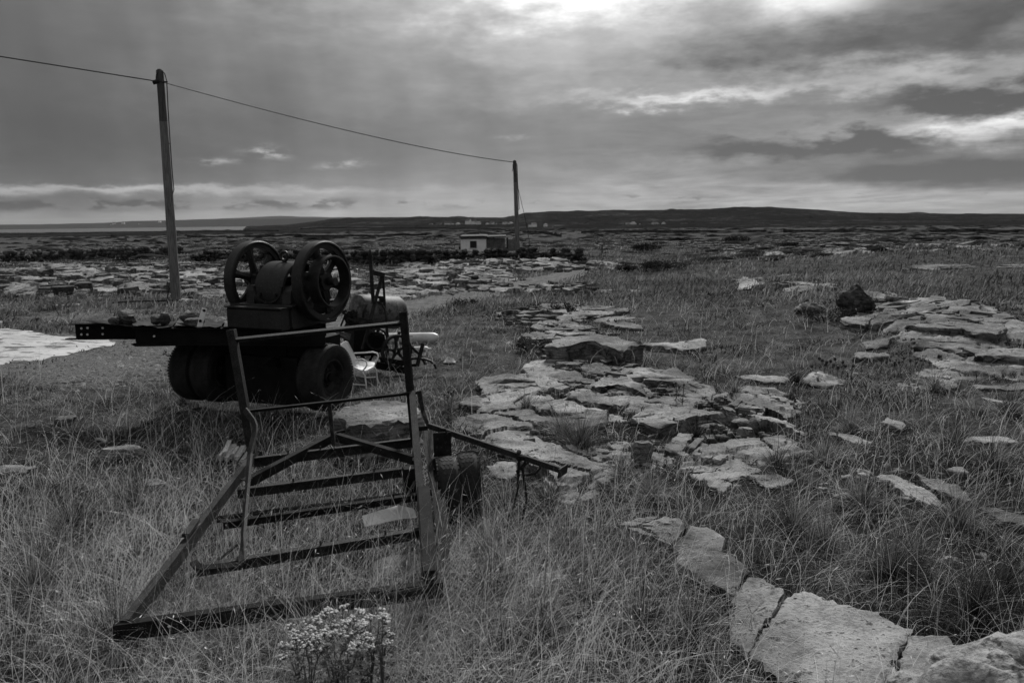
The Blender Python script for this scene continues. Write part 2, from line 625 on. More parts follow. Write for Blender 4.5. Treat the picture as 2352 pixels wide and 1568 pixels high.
M['pole_dark'] = simple('dark_pole_top', .03, .10, 5, .85, .4, 30, .2, streak=(9, 9, .5))  # darker timber tone for pole tops and the marker post
M['wire'] = simple('black_cable', .008, .014, 20, .6, 0, 60, .3)
M['rope'] = simple('black_rope', .010, .025, 90, .9, .5, 200, .15)
M['wood_pale'] = simple('rotten_pale_wood', .16, .55, 6, .95, .7, 60, .1, coord='Position', streak=(16, 5, 16))
M['wood_dark'] = simple('rotten_dark_wood', .02, .09, 6, .95, .7, 60, .1, coord='Position')
M['concrete'] = simple('bleached_concrete', .34, .56, .9, .92, .3, 26, .2, coord='Position', speck=.43, speck_scale=3.2, c_speck=.10, streak=(.45, 1.3, 1))
M['hut_white'] = simple('hut_whitewash', .74, .86, 3, .85, .1, 20, .2)
M['hut_grey'] = simple('hut_grey_sheet', .10, .22, 3, .8, .1, 20, .2)
M['sheet'] = simple('grey_boarding', .07, .17, 3, .8, .2, 30, .2)
M['roof_dark'] = simple('dark_roof_felt', .02, .04, 5, .8, .1, 30, .2)
M['window_dark'] = simple('dark_window_pane', .006, .01, 3, .12, 0, 20, .5)
M['cottage'] = simple('cottage_render', .78, .88, .2, .9, 0, 2, .2)
M['slate'] = simple('cottage_slate', .05, .09, .2, .8, 0, 2, .2)
M['petal'] = simple('ragwort_floret', .38, .62, 60, .8, .2, 200, .2)
M['thistle'] = simple('thistle_head', .02, .07, 60, .9, .3, 200, .2)
M['litter'] = simple('white_plastic_scrap', .6, .78, 10, .5, .1, 60, .4)


def leaf_mat(name, lo, hi, trans=.4, pos_scale=.6, pw=1.5, spec=.12):
    m, t, b = new_mat(name)
    geo = t.new('ShaderNodeNewGeometry')
    rnd = geo.outputs['Random Per Island']
    n = t.noise(geo.outputs['Position'], pos_scale, 4, .6)
    k = t.m('ADD', t.m('MULTIPLY', rnd, .6), t.m('MULTIPLY', t.ss(n, .35, .65), .4))
    v = t.mix(t.m('POWER', k, pw), lo, hi)
    t.l.new(t.grey(v), b.inputs['Base Color'])
    b.inputs['Roughness'].default_value = .75 if spec else 1.0
    b.inputs['Specular IOR Level'].default_value = spec
    tr = t.new('ShaderNodeBsdfTranslucent')
    t.l.new(t.grey(v), tr.inputs[0])
    mx = t.new('ShaderNodeMixShader')
    mx.inputs[0].default_value = trans
    t.l.new(b.outputs[0], mx.inputs[1])
    t.l.new(tr.outputs[0], mx.inputs[2])
    t.l.new(mx.outputs[0], t.n['Material Output'].inputs[0])
    return m


M['grass'] = leaf_mat('turf_grass', .008, .72, .22, .8, 3.2)
M['straw'] = leaf_mat('dry_grass_stalks', .42, .88, .3)
M['far_grass'] = leaf_mat('distant_grass', .035, .50, .3, .25, 2.0, .03)
M['moor'] = leaf_mat('moor_grass', .008, .48, .25, .9, 2.6)
M['heath'] = leaf_mat('dark_heath', .012, .06, .25, spec=.05)
M['shrub'] = leaf_mat('shrub_leaves', .010, .045, .3, spec=.04)
M['scrub'] = leaf_mat('low_scrub', .012, .075, .2, .05, 1.5, 0)
M['stem'] = leaf_mat('plant_stems', .06, .28, .35)


def ground_mat():
    m, t, b = new_mat('ground')
    geo = t.new('ShaderNodeNewGeometry')
    co = geo.outputs['Position']
    at = t.new('ShaderNodeAttribute', attribute_name='cover')
    sep = t.new('ShaderNodeSeparateColor')
    t.l.new(at.outputs['Color'], sep.inputs[0])
    rk, gv, fr = sep.outputs
    nA = t.noise(co, .35, 6, .62)
    nB = t.noise(co, 1.9, 7, .66, .4)
    nC = t.noise(co, 14, 6, .66)
    nD = t.noise(co, 70, 4, .7)
    turf = t.mix(t.ss(t.m('ADD', t.m('MULTIPLY', nB, .5), t.m('MULTIPLY', nC, .5)), .36, .66), .010, .055)
    turf = t.mix(t.ss(nD, .5, .72), turf, t.m('MULTIPLY', turf, 2.1))
    turf = t.m('MULTIPLY', turf, t.mix(fr, 1.0, 2.3))
    # bare limestone: beds and joints
    vo = t.new('ShaderNodeTexVoronoi', feature='DISTANCE_TO_EDGE')
    wv = t.new('ShaderNodeVectorMath', operation='ADD')
    t.l.new(t.scale_vec(co, 1, 1, 0), wv.inputs[0])
    t.l.new(t.noise(co, .8, 4, .6, 0, 1), wv.inputs[1])
    t.l.new(wv.outputs[0], vo.inputs['Vector'])
    vo.inputs['Scale'].default_value = 1.1
    joint = t.ss(vo.outputs[0], .02, .16)
    stone = t.mix(t.ss(t.m('ADD', t.m('MULTIPLY', nB, .35), t.m('ADD', t.m('MULTIPLY', nC, .4), t.m('MULTIPLY', nD, .25))), .40, .62), .05, .34)
    stone = t.m('MULTIPLY', stone, t.mix(joint, .12, 1.0))
    gra = t.mix(t.ss(t.m('ADD', t.m('MULTIPLY', nD, .6), t.m('MULTIPLY', nC, .4)), .38, .64), .05, .24)
    edge = t.m('ADD', t.m('MULTIPLY', t.m('SUBTRACT', nB, .5), 1.0), t.m('ADD', t.m('MULTIPLY', t.m('SUBTRACT', nC, .5), .7), t.m('MULTIPLY', t.m('SUBTRACT', nA, .5), .8)))
    fk = t.ss(t.m('ADD', rk, edge), .54, .62)
    fg = t.ss(t.m('ADD', gv, edge), .38, .62)
    v = t.mix(fg, turf, gra)
    v = t.mix(fk, v, stone)
    t.l.new(t.grey(v), b.inputs['Base Color'])
    b.inputs['Roughness'].default_value = .95
    b.inputs['Specular IOR Level'].default_value = .0
    h = t.m('ADD', t.m('MULTIPLY', nC, .6), t.m('ADD', t.m('MULTIPLY', nD, .4), t.m('MULTIPLY', fk, .8)))
    bump(t, b, h, 1.0, .05)
    return m


def far_mat(name, turf, stone, wall, zs, amount):
    """far country: fields of rock and scrub cut up by stone walls"""
    m, t, b = new_mat(name)
    co = t.new('ShaderNodeNewGeometry').outputs['Position']
    flat = t.scale_vec(co, 1, 1, zs)
    n1 = t.noise(flat, .009, 5, .6)
    n2 = t.noise(flat, .05, 6, .68)
    n3 = t.noise(flat, .3, 4, .7)
    k = t.m('ADD', t.m('MULTIPLY', n1, .3), t.m('ADD', t.m('MULTIPLY', n2, .4), t.m('MULTIPLY', n3, .3)))
    v = t.mix(t.ss(k, .52 - amount, .66 - amount), turf, stone)
    vo = t.new('ShaderNodeTexVoronoi', feature='DISTANCE_TO_EDGE')
    t.l.new(t.scale_vec(co, 1, 1, zs), vo.inputs['Vector'])
    vo.inputs['Scale'].default_value = .016
    v = t.mix(t.ss(vo.outputs[0], .012, .035, .8, 0.0), v, wall)
    t.l.new(t.grey(v), b.inputs['Base Color'])
    b.inputs['Roughness'].default_value = 1
    b.inputs['Specular IOR Level'].default_value = 0
    bump(t, b, n2, .5, 2.0)
    return m


M['ground'] = ground_mat()
M['hill'] = far_mat('hill_fields', .016, .12, .006, 7.0, .01)
M['headland'] = far_mat('far_headland', .05, .085, .04, 3.0, .0)


def water_mat():
    m, t, b = new_mat('sea_water')
    co = t.new('ShaderNodeNewGeometry').outputs['Position']
    b.inputs['Base Color'].default_value = (.06, .06, .06, 1)
    b.inputs['Roughness'].default_value = .22
    bump(t, b, t.noise(co, .12, 4, .6), .35, 1.0)
    return m


M['water'] = water_mat()

# ------------------------------------------------------------------ where rock, gravel and turf lie


def proj(p):
    """ground points -> the 2352 x 1568 measuring grid (used once, to lay the cover out on the ground)"""
    q = np.asarray(p, float) - EYE
    dz = q @ _f
    dz = np.where(dz < .05, .05, dz)
    return 1176 + F * (q @ RIGHT) / dz, 784 - F * (q @ UP) / dz


ROCKY = [(260, 645, 330, 42, .54), (60, 640, 200, 60, .35), (400, 650, 160, 50, .38), (1000, 636, 330, 36, .54), (960, 662, 170, 18, .5), (1250, 700, 160, 70, .45),
         (1320, 800, 190, 120, .5), (1450, 920, 260, 80, .42), (1150, 930, 90, 60, .3), (1780, 660, 170, 26, .6), (2180, 720, 240, 60, .55),
         (2200, 790, 190, 60, .45), (2050, 560, 380, 22, .45), (1250, 610, 330, 16, .42), (1750, 575, 260, 20, .36), (1230, 1070, 140, 70, .62), (1120, 985, 130, 50, .5), (1290, 1020, 130, 60, .32), (1330, 1110, 110, 50, .4), (1720, 960, 130, 50, .3), (1500, 1060, 120, 50, .3), (2240, 1290, 150, 45, .42), (2000, 880, 240, 60, .25),
         (1650, 1030, 220, 80, .5), (2100, 1120, 260, 70, .36), (600, 560, 700, 22, .40), (1500, 552, 900, 18, .30), (620, 700, 120, 30, .4), (1180, 715, 60, 40, .2)]
GRASSY = [(1150, 690, 180, 16, .5), (1290, 640, 160, 14, .6), (1600, 760, 200, 70, .5), (1830, 790, 150, 40, .4), (1560, 610, 200, 18, .3),
          (2200, 640, 200, 30, .6), (250, 740, 300, 26, .35), (900, 850, 260, 60, .5), (400, 1050, 420, 200, .6), (1100, 820, 70, 50, .5), (1580, 640, 150, 25, .45)]
GRAVELLY = [(150, 850, 330, 50, .75), (330, 800, 170, 40, .5), (640, 735, 160, 22, .6), (60, 990, 160, 30, .3), (260, 722, 320, 22, .5), (120, 760, 200, 40, .35)]


def cover(x, y, z=None):
    x = np.asarray(x, float)
    y = np.asarray(y, float)
    if z is None:
        z = H(x, y)
    u, v = proj(np.stack([x, y, z], -1))
    rk = np.zeros_like(u)
    for a, b, c, d, w in ROCKY:
        rk = rk + w * np.exp(-((u - a) / c) ** 2 - ((v - b) / d) ** 2)
    for a, b, c, d, w in GRASSY:
        rk = rk - w * np.exp(-((u - a) / c) ** 2 - ((v - b) / d) ** 2)
    gv = np.zeros_like(u)
    for a, b, c, d, w in GRAVELLY:
        gv = gv + w * np.exp(-((u - a) / c) ** 2 - ((v - b) / d) ** 2)
    behind = (y < .5) | (u < -600) | (u > 3000)
    rk = np.where(behind, .2, rk)
    gv = np.where(behind, 0, gv)
    dd = np.hypot(x, y)
    rk = rk + .02 * sstep(65, 130, dd)
    return np.clip(rk, 0, 1), np.clip(gv, 0, 1)


# ------------------------------------------------------------------ ground, hill, headlands, water
def polar_sheet(name, r0, r1, nr, az_list, mat, kind='structure', with_cover=True):
    rr = np.geomspace(r0, r1, nr)
    A, RR = np.meshgrid(az_list, rr)
    x, y = np.sin(A) * RR, np.cos(A) * RR
    z = H(x, y)
    na = len(az_list)
    verts = np.stack([x, y, z], -1).reshape(-1, 3)
    i, j = np.meshgrid(np.arange(nr - 1), np.arange(na - 1), indexing='ij')
    a = i * na + j
    q = np.stack([a, a + 1, a + na + 1, a + na], -1).reshape(-1)
    o = np_mesh(name, verts, q, np.full((nr - 1) * (na - 1), 4), mat, kind, smooth=True)
    if with_cover:
        rk, gv = cover(verts[:, 0], verts[:, 1], verts[:, 2])
        c = np.zeros((len(verts), 4), np.float32)
        c[:, 0], c[:, 1], c[:, 3] = rk, gv, 1
        c[:, 2] = sstep(8, 15, np.hypot(verts[:, 0], verts[:, 1]))      # close cropped turf away from the long grass
        at = o.data.color_attributes.new('cover', 'FLOAT_COLOR', 'POINT')
        at.data.foreach_set('color', c.ravel())
    return o


fine = np.radians(np.linspace(-48, 48, 400))
azs = np.concatenate([np.radians(np.linspace(-180, -50, 60)), fine, np.radians(np.linspace(50, 180, 60))])
ground = polar_sheet('ground', .6, 660, 320, azs, M['ground'])
hill = polar_sheet('hill', 655, 3300, 60, azs, M['hill'], with_cover=False)


def flat_disc(name, r, z, mat):
    mb = MB()
    n = 96
    vs = [(0, 0, z)] + [(r * math.sin(2 * math.pi * k / n), r * math.cos(2 * math.pi * k / n), z) for k in range(n)]
    mb.add(vs, [(0, 1 + (k + 1) % n, 1 + k) for k in range(n)])
    return mb.build(name, mat, kind='structure')


water = flat_disc('water', 24000, -8.0, M['water'])


def headland(name, crest, dist, depth, mat):
    us = np.linspace(crest[0][0], crest[-1][0], 160)
    vs = np.interp(us, [c[0] for c in crest], [c[1] for c in crest])
    rows = 9
    P = []
    for k, (u, v) in enumerate(zip(us, vs)):
        d = ray(u, v)
        hd = np.array([d[0], d[1], 0]) / math.hypot(d[0], d[1])
        top = 2.6 + d[2] / math.hypot(d[0], d[1]) * dist
        top += dist * .0006 * (float(fbm(np.array([u / 23.0]), np.array([dist]), 4, 5)[0]) - .5)
        for q in range(rows):
            s = q / (rows - 1)
            if s <= .6:
                a = s / .6
                zz = -8.5 + (top + 8.5) * (a * a * (3 - 2 * a))
            else:
                zz = top - (top + 12) * ((s - .6) / .4) ** 2
            P.append(hd * (dist + depth * (s - .6)) + np.array([0, 0, zz]))
    fs, cn = [], []
    for k in range(len(us) - 1):
        for q in range(rows - 1):
            a = k * rows + q
            fs += [a, a + rows, a + rows + 1, a + 1]
            cn.append(4)
    return np_mesh(name, np.array(P), fs, cn, mat, 'structure', smooth=True)


headland('hills', [(-900, 520), (-300, 518), (0, 517), (60, 516), (130, 514.5), (240, 512.5), (300, 508), (390, 506), (470, 503.5), (560, 503), (700, 502), (820, 502), (1000, 503), (1300, 505)], 5200, 1500, M['headland'])
headland('hills', [(-500, 519), (100, 515), (300, 510), (480, 503), (560, 500), (640, 496), (690, 497.5), (760, 499), (900, 498.5), (1000, 499), (1200, 500), (1500, 503)], 9500, 2500, M['headland'])

# ------------------------------------------------------------------ bedrock slabs of the foreground
SLAB_POLYS = []          # outlines on the ground, kept free of grass


def c1(pts):   # the measuring grid for each enlarged view the outlines were taken from
    return [(1034.9 + .33 * x, 658.6 + .33 * y) for x, y in pts]


def c2(pts):
    return [(1317 + .44 * x, 1081.9 + .44 * y) for x, y in pts]


def c3(pts):
    return [(1693.4 + .39 * x, 564.5 + .39 * y) for x, y in pts]


def slab_mesh(poly, top, thick, seed, amp=.02, n=56, crag=.05, tilt=(0, 0)):
    """an irregular bed of limestone: broken outline, layered edge, uneven weathered top"""
    g = np.random.default_rng(seed)
    P = np.asarray(poly, float)
    L = np.linalg.norm(np.roll(P, -1, 0) - P, axis=1)
    cum = np.concatenate([[0], np.cumsum(L)])
    s = np.linspace(0, cum[-1], n, endpoint=False)
    Q = np.stack([np.interp(s, cum, np.append(P[:, k], P[0, k])) for k in (0, 1)], -1)
    size = math.sqrt(np.prod(P.max(0) - P.min(0)) + 1e-9)
    # soften corners slightly, then break the line
    c = Q.mean(0)
    out = Q - c
    rad = np.linalg.norm(out, axis=1, keepdims=True)
    dirn = out / np.maximum(rad, 1e-6)
    ang = np.arange(n)
    j = (fbm(Q[:, 0] * 5 / max(size, .2) + seed, Q[:, 1] * 5 / max(size, .2), 4, seed) - .5) * 2 * crag * size + g.normal(0, .012 * size, n) * .6
    Q = Q + dirn * j[:, None]
    mb = MB()
    V = []

    def topz(q):
        x, y = q[:, 0], q[:, 1]
        w = (fbm(x * 2.2 + seed, y * 2.2, 3, seed + 3) - .5) * 2 * amp * 1.2
        lay = fbm(x * 1.3 - seed, y * 3.0, 3, seed + 5)
        step = np.floor(lay * 6) / 6
        w = w + (step - .5) * amp * 3.0 + (fbm(x * 11, y * 11, 3, seed + 8) - .5) * amp * 1.1
        return H(x, y) + top + w + tilt[0] * (x - c[0]) + tilt[1] * (y - c[1])

    ins = min(size * .035, .05)
    fr = [(-thick - .10, .4), (-thick * .8, .2), (-thick * .55, -.6), (-thick * .3, .2), (-.1 * thick - .008, .4)]
    rings = []
    for dz, off in fr:
        jj = g.normal(0, .9, n)
        jj = .5 * jj + .25 * (np.roll(jj, 1) + np.roll(jj, -1))
        q = Q + dirn * ((off * .6 + jj)[:, None] * ins)
        zz = topz(q) + dz + g.normal(0, .05 * thick, n) * (dz > -thick)
        rings.append((q, zz))
    for sc in (.985, .93, .84, .7, .54, .36, .18):
        q = c + (Q - c) * sc
        zz = topz(q)
        if sc > .98:
            zz = zz - .12 * thick * g.random(n)
        rings.append((q, zz))
    for q, zz in rings:
        V += [(q[k, 0], q[k, 1], zz[k]) for k in range(n)]
    V.append((c[0], c[1], topz(c[None])[0]))
    fs = []
    for r in range(len(rings) - 1):
        for k in range(n):
            fs.append((r * n + k, r * n + (k + 1) % n, (r + 1) * n + (k + 1) % n, (r + 1) * n + k))
    b = (len(rings) - 1) * n
    fs += [(b + k, b + (k + 1) % n, len(V) - 1) for k in range(n)]
    mb.add(V, fs)
    return mb, c, Q


def structure_root(name):
    o = bpy.data.objects.new(name, None)
    o['kind'] = 'structure'
    COL.objects.link(o)
    return o


pavement = structure_root('limestone_pavement')
_k = 100


def cut(P, p, nvec, gap):
    """the part of polygon P on the far side of a joint"""
    out = []
    m = len(P)
    for k in range(m):
        a, b = P[k], P[(k + 1) % m]
        da, db = (a - p) @ nvec - gap, (b - p) @ nvec - gap
        if da >= 0:
            out.append(a)
        if da * db < 0:
            out.append(a + (b - a) * da / (da - db))
    return np.array(out)


def area(P):
    x, y = P[:, 0], P[:, 1]
    return abs(np.dot(x, np.roll(y, -1)) - np.dot(y, np.roll(x, -1))) / 2


def joints(P, pieces, g, gap):
    """splits a bed along its two sets of joints"""
    todo = [P]
    tries = 0
    while len(todo) < pieces and tries < 40:
        tries += 1
        todo.sort(key=area, reverse=True)
        Q = todo[0]
        a = (R(35) if g.random() < .55 else R(118)) + g.normal(0, .22)
        nv = np.array([math.cos(a), math.sin(a)])
        c = Q.mean(0) + g.normal(0, .14, 2) * math.sqrt(area(Q))
        A, B = cut(Q, c, nv, gap * g.uniform(.4, 1.4)), cut(Q, c, -nv, gap * g.uniform(.4, 1.4))
        if len(A) > 2 and len(B) > 2 and min(area(A), area(B)) > .18 * area(Q):
            todo = todo[1:] + [A, B]
    return todo


def slab(px, top=.08, thick=.2, parent=pavement, amp=.02, name='slab', mat='rock', crag=.07, n=56, tilt=(0, 0), label=None, keep=True, split=None):
    global _k
    _k += 1
    g = np.random.default_rng(_k)
    if parent is not None:
        top, thick = top * .55, thick * .75
    P = np.array([G(u, v, top)[:2] for u, v in px])
    if split is None:
        split = 1 if parent is None or n < 50 else int(np.clip(round(area(P) / .5), 1, 4))
    o = None
    for piece in (joints(P, split, g, .018) if split > 1 else [P]):
        _k += 1
        tp = top * (g.uniform(.62, 1.06) if split > 1 else 1)
        tl = tilt if split == 1 else (g.normal(0, .03), g.normal(0, .03))
        mb, c, Q = slab_mesh(piece, tp, thick, _k, amp, n if split == 1 else 40, crag, tl)
        if keep:
            SLAB_POLYS.append(Q)
        o = mb.build(name, M[mat], parent, smooth=R(38), origin=(c[0], c[1], hz(c[0], c[1])))
    return o


# the long pale bed running out of the corner of the view
slab(c2([(230, 265), (330, 225), (420, 212), (560, 232), (592, 272), (530, 362), (500, 382), (420, 345), (300, 300)]), .18, .26, split=4)
slab(c2([(604, 272), (700, 285), (790, 345), (780, 395), (840, 420), (902, 492), (880, 560), (832, 628), (720, 600), (620, 550), (540, 470), (532, 395)]), .22, .30, split=1)
slab(c2([(846, 630), (920, 545), (1000, 570), (1106, 640), (1060, 700), (990, 770), (960, 830), (910, 940), (870, 890), (815, 870), (835, 750)]), .20, .30, split=1)
slab(c2([(1116, 655), (1190, 620), (1330, 660), (1480, 705), (1620, 750), (1745, 830), (1700, 930), (1645, 1020), (1610, 1120), (1500, 1190), (1300, 1150), (1100, 1060), (922, 965), (965, 850), (1034, 760)]), .16, .26, n=90, crag=.025, amp=.014, split=1)
slab(c2([(1762, 850), (1880, 838), (1960, 850), (2010, 920), (2140, 960), (2200, 1000), (2352, 1040), (2400, 1120), (2200, 1200), (1660, 1160), (1720, 950)]), .16, .26, n=80, crag=.03, amp=.016, split=1)
# beds further up on the right
slab(c2([(1570, 20), (1640, 0), (1780, 60), (1880, 120), (1960, 190), (1850, 170), (1700, 90)]), .10, .18)
slab(c2([(1780, 0), (1900, 40), (1990, 60), (2060, 110), (2080, 150), (1990, 140), (1880, 85)]), .13, .18)
slab(c2([(2110, 170), (2220, 185), (2360, 235), (2420, 300), (2360, 300), (2230, 260)]), .08, .16)
slab(c1([(1640, 1275), (1760, 1230), (1990, 1190), (2150, 1250), (2100, 1300), (1950, 1335), (1760, 1330)]), .07, .14, amp=.03)
slab(c1([(2060, 1315), (2281, 1300), (2400, 1340), (2281, 1388), (2190, 1380)]), .07, .14)
slab(c1([(1760, 1345), (1900, 1345), (1960, 1400), (1900, 1440), (1800, 1420)]), .05, .12, amp=.03)
slab(c1([(1960, 1350), (2150, 1370), (2120, 1440), (2000, 1440)]), .05, .12, amp=.03)
# the central ridge
slab(c1([(340, 640 - 30), (400, 592), (520, 600), (590, 650), (640, 690), (560, 735), (420, 790), (300, 790), (225, 735), (190, 655)]), .22, .30, amp=.04)
slab(c1([(80, 765), (180, 740), (300, 775), (360, 800), (250, 835), (60, 810)]), .14, .2)
slab(c1([(490, 560), (560, 505), (700, 500), (780, 560), (900, 590), (980, 640), (850, 662), (700, 640), (560, 620)]), .12, .2, amp=.035)
slab(c1([(680, 790), (740, 755), (830, 770), (980, 820), (1100, 850), (1080, 930), (980, 945), (850, 965), (800, 915), (735, 865)]), .28, .36, amp=.04)
slab(c1([(810, 740), (880, 700), (960, 700), (1040, 740), (1260, 740), (1200, 810), (1060, 800), (900, 795)]), .22, .24, amp=.035)
slab(c1([(960, 660), (1060, 628), (1220, 622), (1330, 665), (1365, 730), (1250, 695), (1100, 665), (1010, 690)]), .28, .22, amp=.03)
slab(c1([(1250, 890), (1340, 830), (1420, 780), (1540, 750), (1660, 780), (1700, 830), (1640, 900), (1560, 970), (1440, 985), (1300, 935)]), .18, .26, amp=.03)
slab(c1([(1180, 580), (1300, 580), (1450, 590), (1560, 553), (1660, 600), (1700, 640), (1600, 640), (1840, 680), (1862, 722), (1720, 710), (1500, 660), (1380, 650)]), .20, .22, amp=.04)
slab(c1([(1500, 710), (1640, 695), (1845, 735), (1740, 768), (1600, 752)]), .12, .16)
slab(c1([(1340, 385), (1480, 385), (1620, 370), (1760, 352), (1772, 400), (1700, 428), (1560, 418), (1400, 405)]), .22, .26, amp=.03)
slab(c1([(545, 275), (640, 220), (760, 208), (895, 250), (850, 292), (700, 292)]), .18, .22, amp=.03)
slab(c1([(750, 162), (850, 130), (1050, 128), (1255, 150), (1180, 172), (1000, 195), (860, 182)]), .22, .24, amp=.035)
slab(c1([(1050, 250), (1160, 228), (1300, 250), (1345, 280), (1200, 278)]), .16, .2)
slab(c1([(480, 342), (600, 308), (725, 320), (620, 355)]), .16, .2, amp=.03)
slab(c1([(700, 195), (860, 195), (1000, 205), (900, 225), (760, 215)]), .1, .16)
slab(c1([(900, 540), (1050, 525), (1150, 560), (1040, 600), (940, 590)]), .10, .18, amp=.04)
slab(c1([(590, 1110 - 180), (650, 900), (640, 1010), (600, 1000)]), .05, .12)
for q in ([(1490, 1105), (1590, 1010), (1695, 1018), (1650, 1085), (1590, 1145)], [(1640, 1120), (1715, 1035), (1775, 1035), (1700, 1130)],
          [(1675, 1160), (1760, 1075), (1800, 1090), (1735, 1175)], [(1745, 1185), (1830, 1105), (1880, 1110), (1800, 1200)], [(1815, 1200), (1880, 1150), (1935, 1160), (1880, 1205)]):
    slab(c1(q), .15, .2, amp=.02, n=32)
for q in ([(1930, 815), (1985, 787), (2035, 788), (1995, 825)], [(2005, 828), (2045, 790), (2075, 792), (2040, 838)], [(2048, 842), (2082, 796), (2110, 800), (2078, 855)],
          [(2085, 862), (2118, 803), (2150, 815), (2125, 880)], [(2130, 888), (2158, 818), (2195, 842), (2170, 890)]):
    slab(c1(q), .2, .22, amp=.012, n=24)
for q in ([(250, 1240), (330, 1215), (450, 1230), (470, 1290), (380, 1330), (270, 1300)], [(730, 1400), (850, 1380), (900, 1430), (860, 1500), (740, 1480)],
          [(900, 1440), (1000, 1400), (1040, 1430), (930, 1490)], [(960, 1295), (1060, 1290), (1130, 1335), (1060, 1370), (960, 1340)], [(640, 1330), (760, 1320), (800, 1370), (700, 1400)],
          [(1080, 1075), (1200, 1060), (1300, 1075), (1280, 1110), (1130, 1120)], [(1190, 1190), (1260, 1160), (1400, 1215), (1340, 1250), (1230, 1230)], [(0, 950), (120, 930), (230, 960), (140, 990), (0, 1000)],
          [(430, 880), (560, 850), (640, 900), (560, 930)], [(360, 930), (480, 920), (560, 960), (450, 985)]):
    slab(c1(q), .06, .12, amp=.035, n=36, crag=.1)
# the ledges on the right
slab(c3([(600, 440), (680, 405), (800, 380), (940, 358), (968, 430), (830, 455), (680, 462)]), .26, .3, amp=.04)
slab(c3([(790, 345), (860, 320), (1000, 310), (1160, 318), (1100, 338), (940, 338), (850, 368)]), .28, .26, amp=.03)
slab(c3([(1000, 462), (1100, 445), (1300, 440), (1560, 455), (1592, 490), (1520, 527), (1400, 515), (1240, 482), (1090, 474)]), .42, .34, amp=.02)
slab(c3([(1035, 577), (1060, 520), (1110, 505), (1220, 530), (1400, 545), (1432, 580), (1300, 592), (1150, 588)]), .28, .3, amp=.03)
slab(c3([(1410, 642), (1440, 600), (1700, 608), (1760, 640), (1690, 655), (1560, 647)]), .3, .34, amp=.03)
slab(c3([(740, 562), (850, 525), (912, 540), (882, 582), (760, 592)]), .14, .2, amp=.03)
slab(c3([(680, 662), (700, 620), (880, 630), (902, 655)]), .12, .2, amp=.03)
slab(c3([(-20, 760), (120, 758), (300, 770), (280, 800), (150, 797)]), .08, .16)
slab(c3([(1040, 735), (1150, 727), (1300, 745), (1250, 775), (1100, 765)]), .08, .16)
slab(c3([(1150, 790), (1260, 800), (1300, 830), (1230, 842)]), .08, .14)
slab(c3([(1380, 812), (1560, 820), (1720, 800), (1720, 832), (1450, 842)]), .08, .14)
slab(c3([(1440, 892), (1560, 908), (1720, 920), (1560, 928)]), .05, .1)
slab(c3([(840, 1042), (880, 1008), (1000, 1060), (970, 1082)]), .12, .16, n=32)
slab(c3([(1280, 1137), (1460, 1100), (1600, 1120), (1645, 1160), (1500, 1152)]), .1, .16)
slab(c3([(1230, 1320), (1310, 1300), (1370, 1340), (1300, 1345)]), .06, .1, n=32)
slab(c3([(520, 1095), (640, 1100), (800, 1150), (700, 1160)]), .04, .1, n=36)
slab(c3([(370, 805), (560, 795), (640, 815), (500, 835)]), .05, .1, n=36)
slab(c3([(960, 140), (1080, 105), (1300, 108), (1500, 120), (1300, 130), (1080, 135)]), .1, .2, amp=.03)
slab(c3([(1500, 118), (1600, 104), (1760, 106), (1700, 124)]), .1, .2)
slab(c3([(0, 200), (60, 185), (120, 210), (80, 245), (0, 250)]), .14, .2, amp=.03)
slab(c3([(290, 240), (360, 225), (450, 240), (380, 265)]), .14, .2, amp=.03)
# pale pavement behind the machines
for q in ([(850, 672), (905, 652), (960, 655), (985, 668), (935, 682), (880, 684)], [(940, 640), (990, 632), (1050, 650), (1010, 660)], [(1000, 668), (1050, 655), (1075, 664), (1040, 676)],
          [(870, 622), (930, 612), (975, 618), (960, 628), (900, 632)], [(980, 616), (1030, 610), (1060, 622), (1010, 634)], [(1050, 614), (1110, 606), (1130, 616), (1080, 624)],
          [(1090, 640), (1160, 630), (1190, 640), (1120, 650)], [(450, 672), (510, 664), (535, 678), (480, 684)], [(430, 640), (500, 632), (530, 642), (460, 650)]):
    slab(q, .10, .16, n=40, crag=.10, amp=.03, split=9)


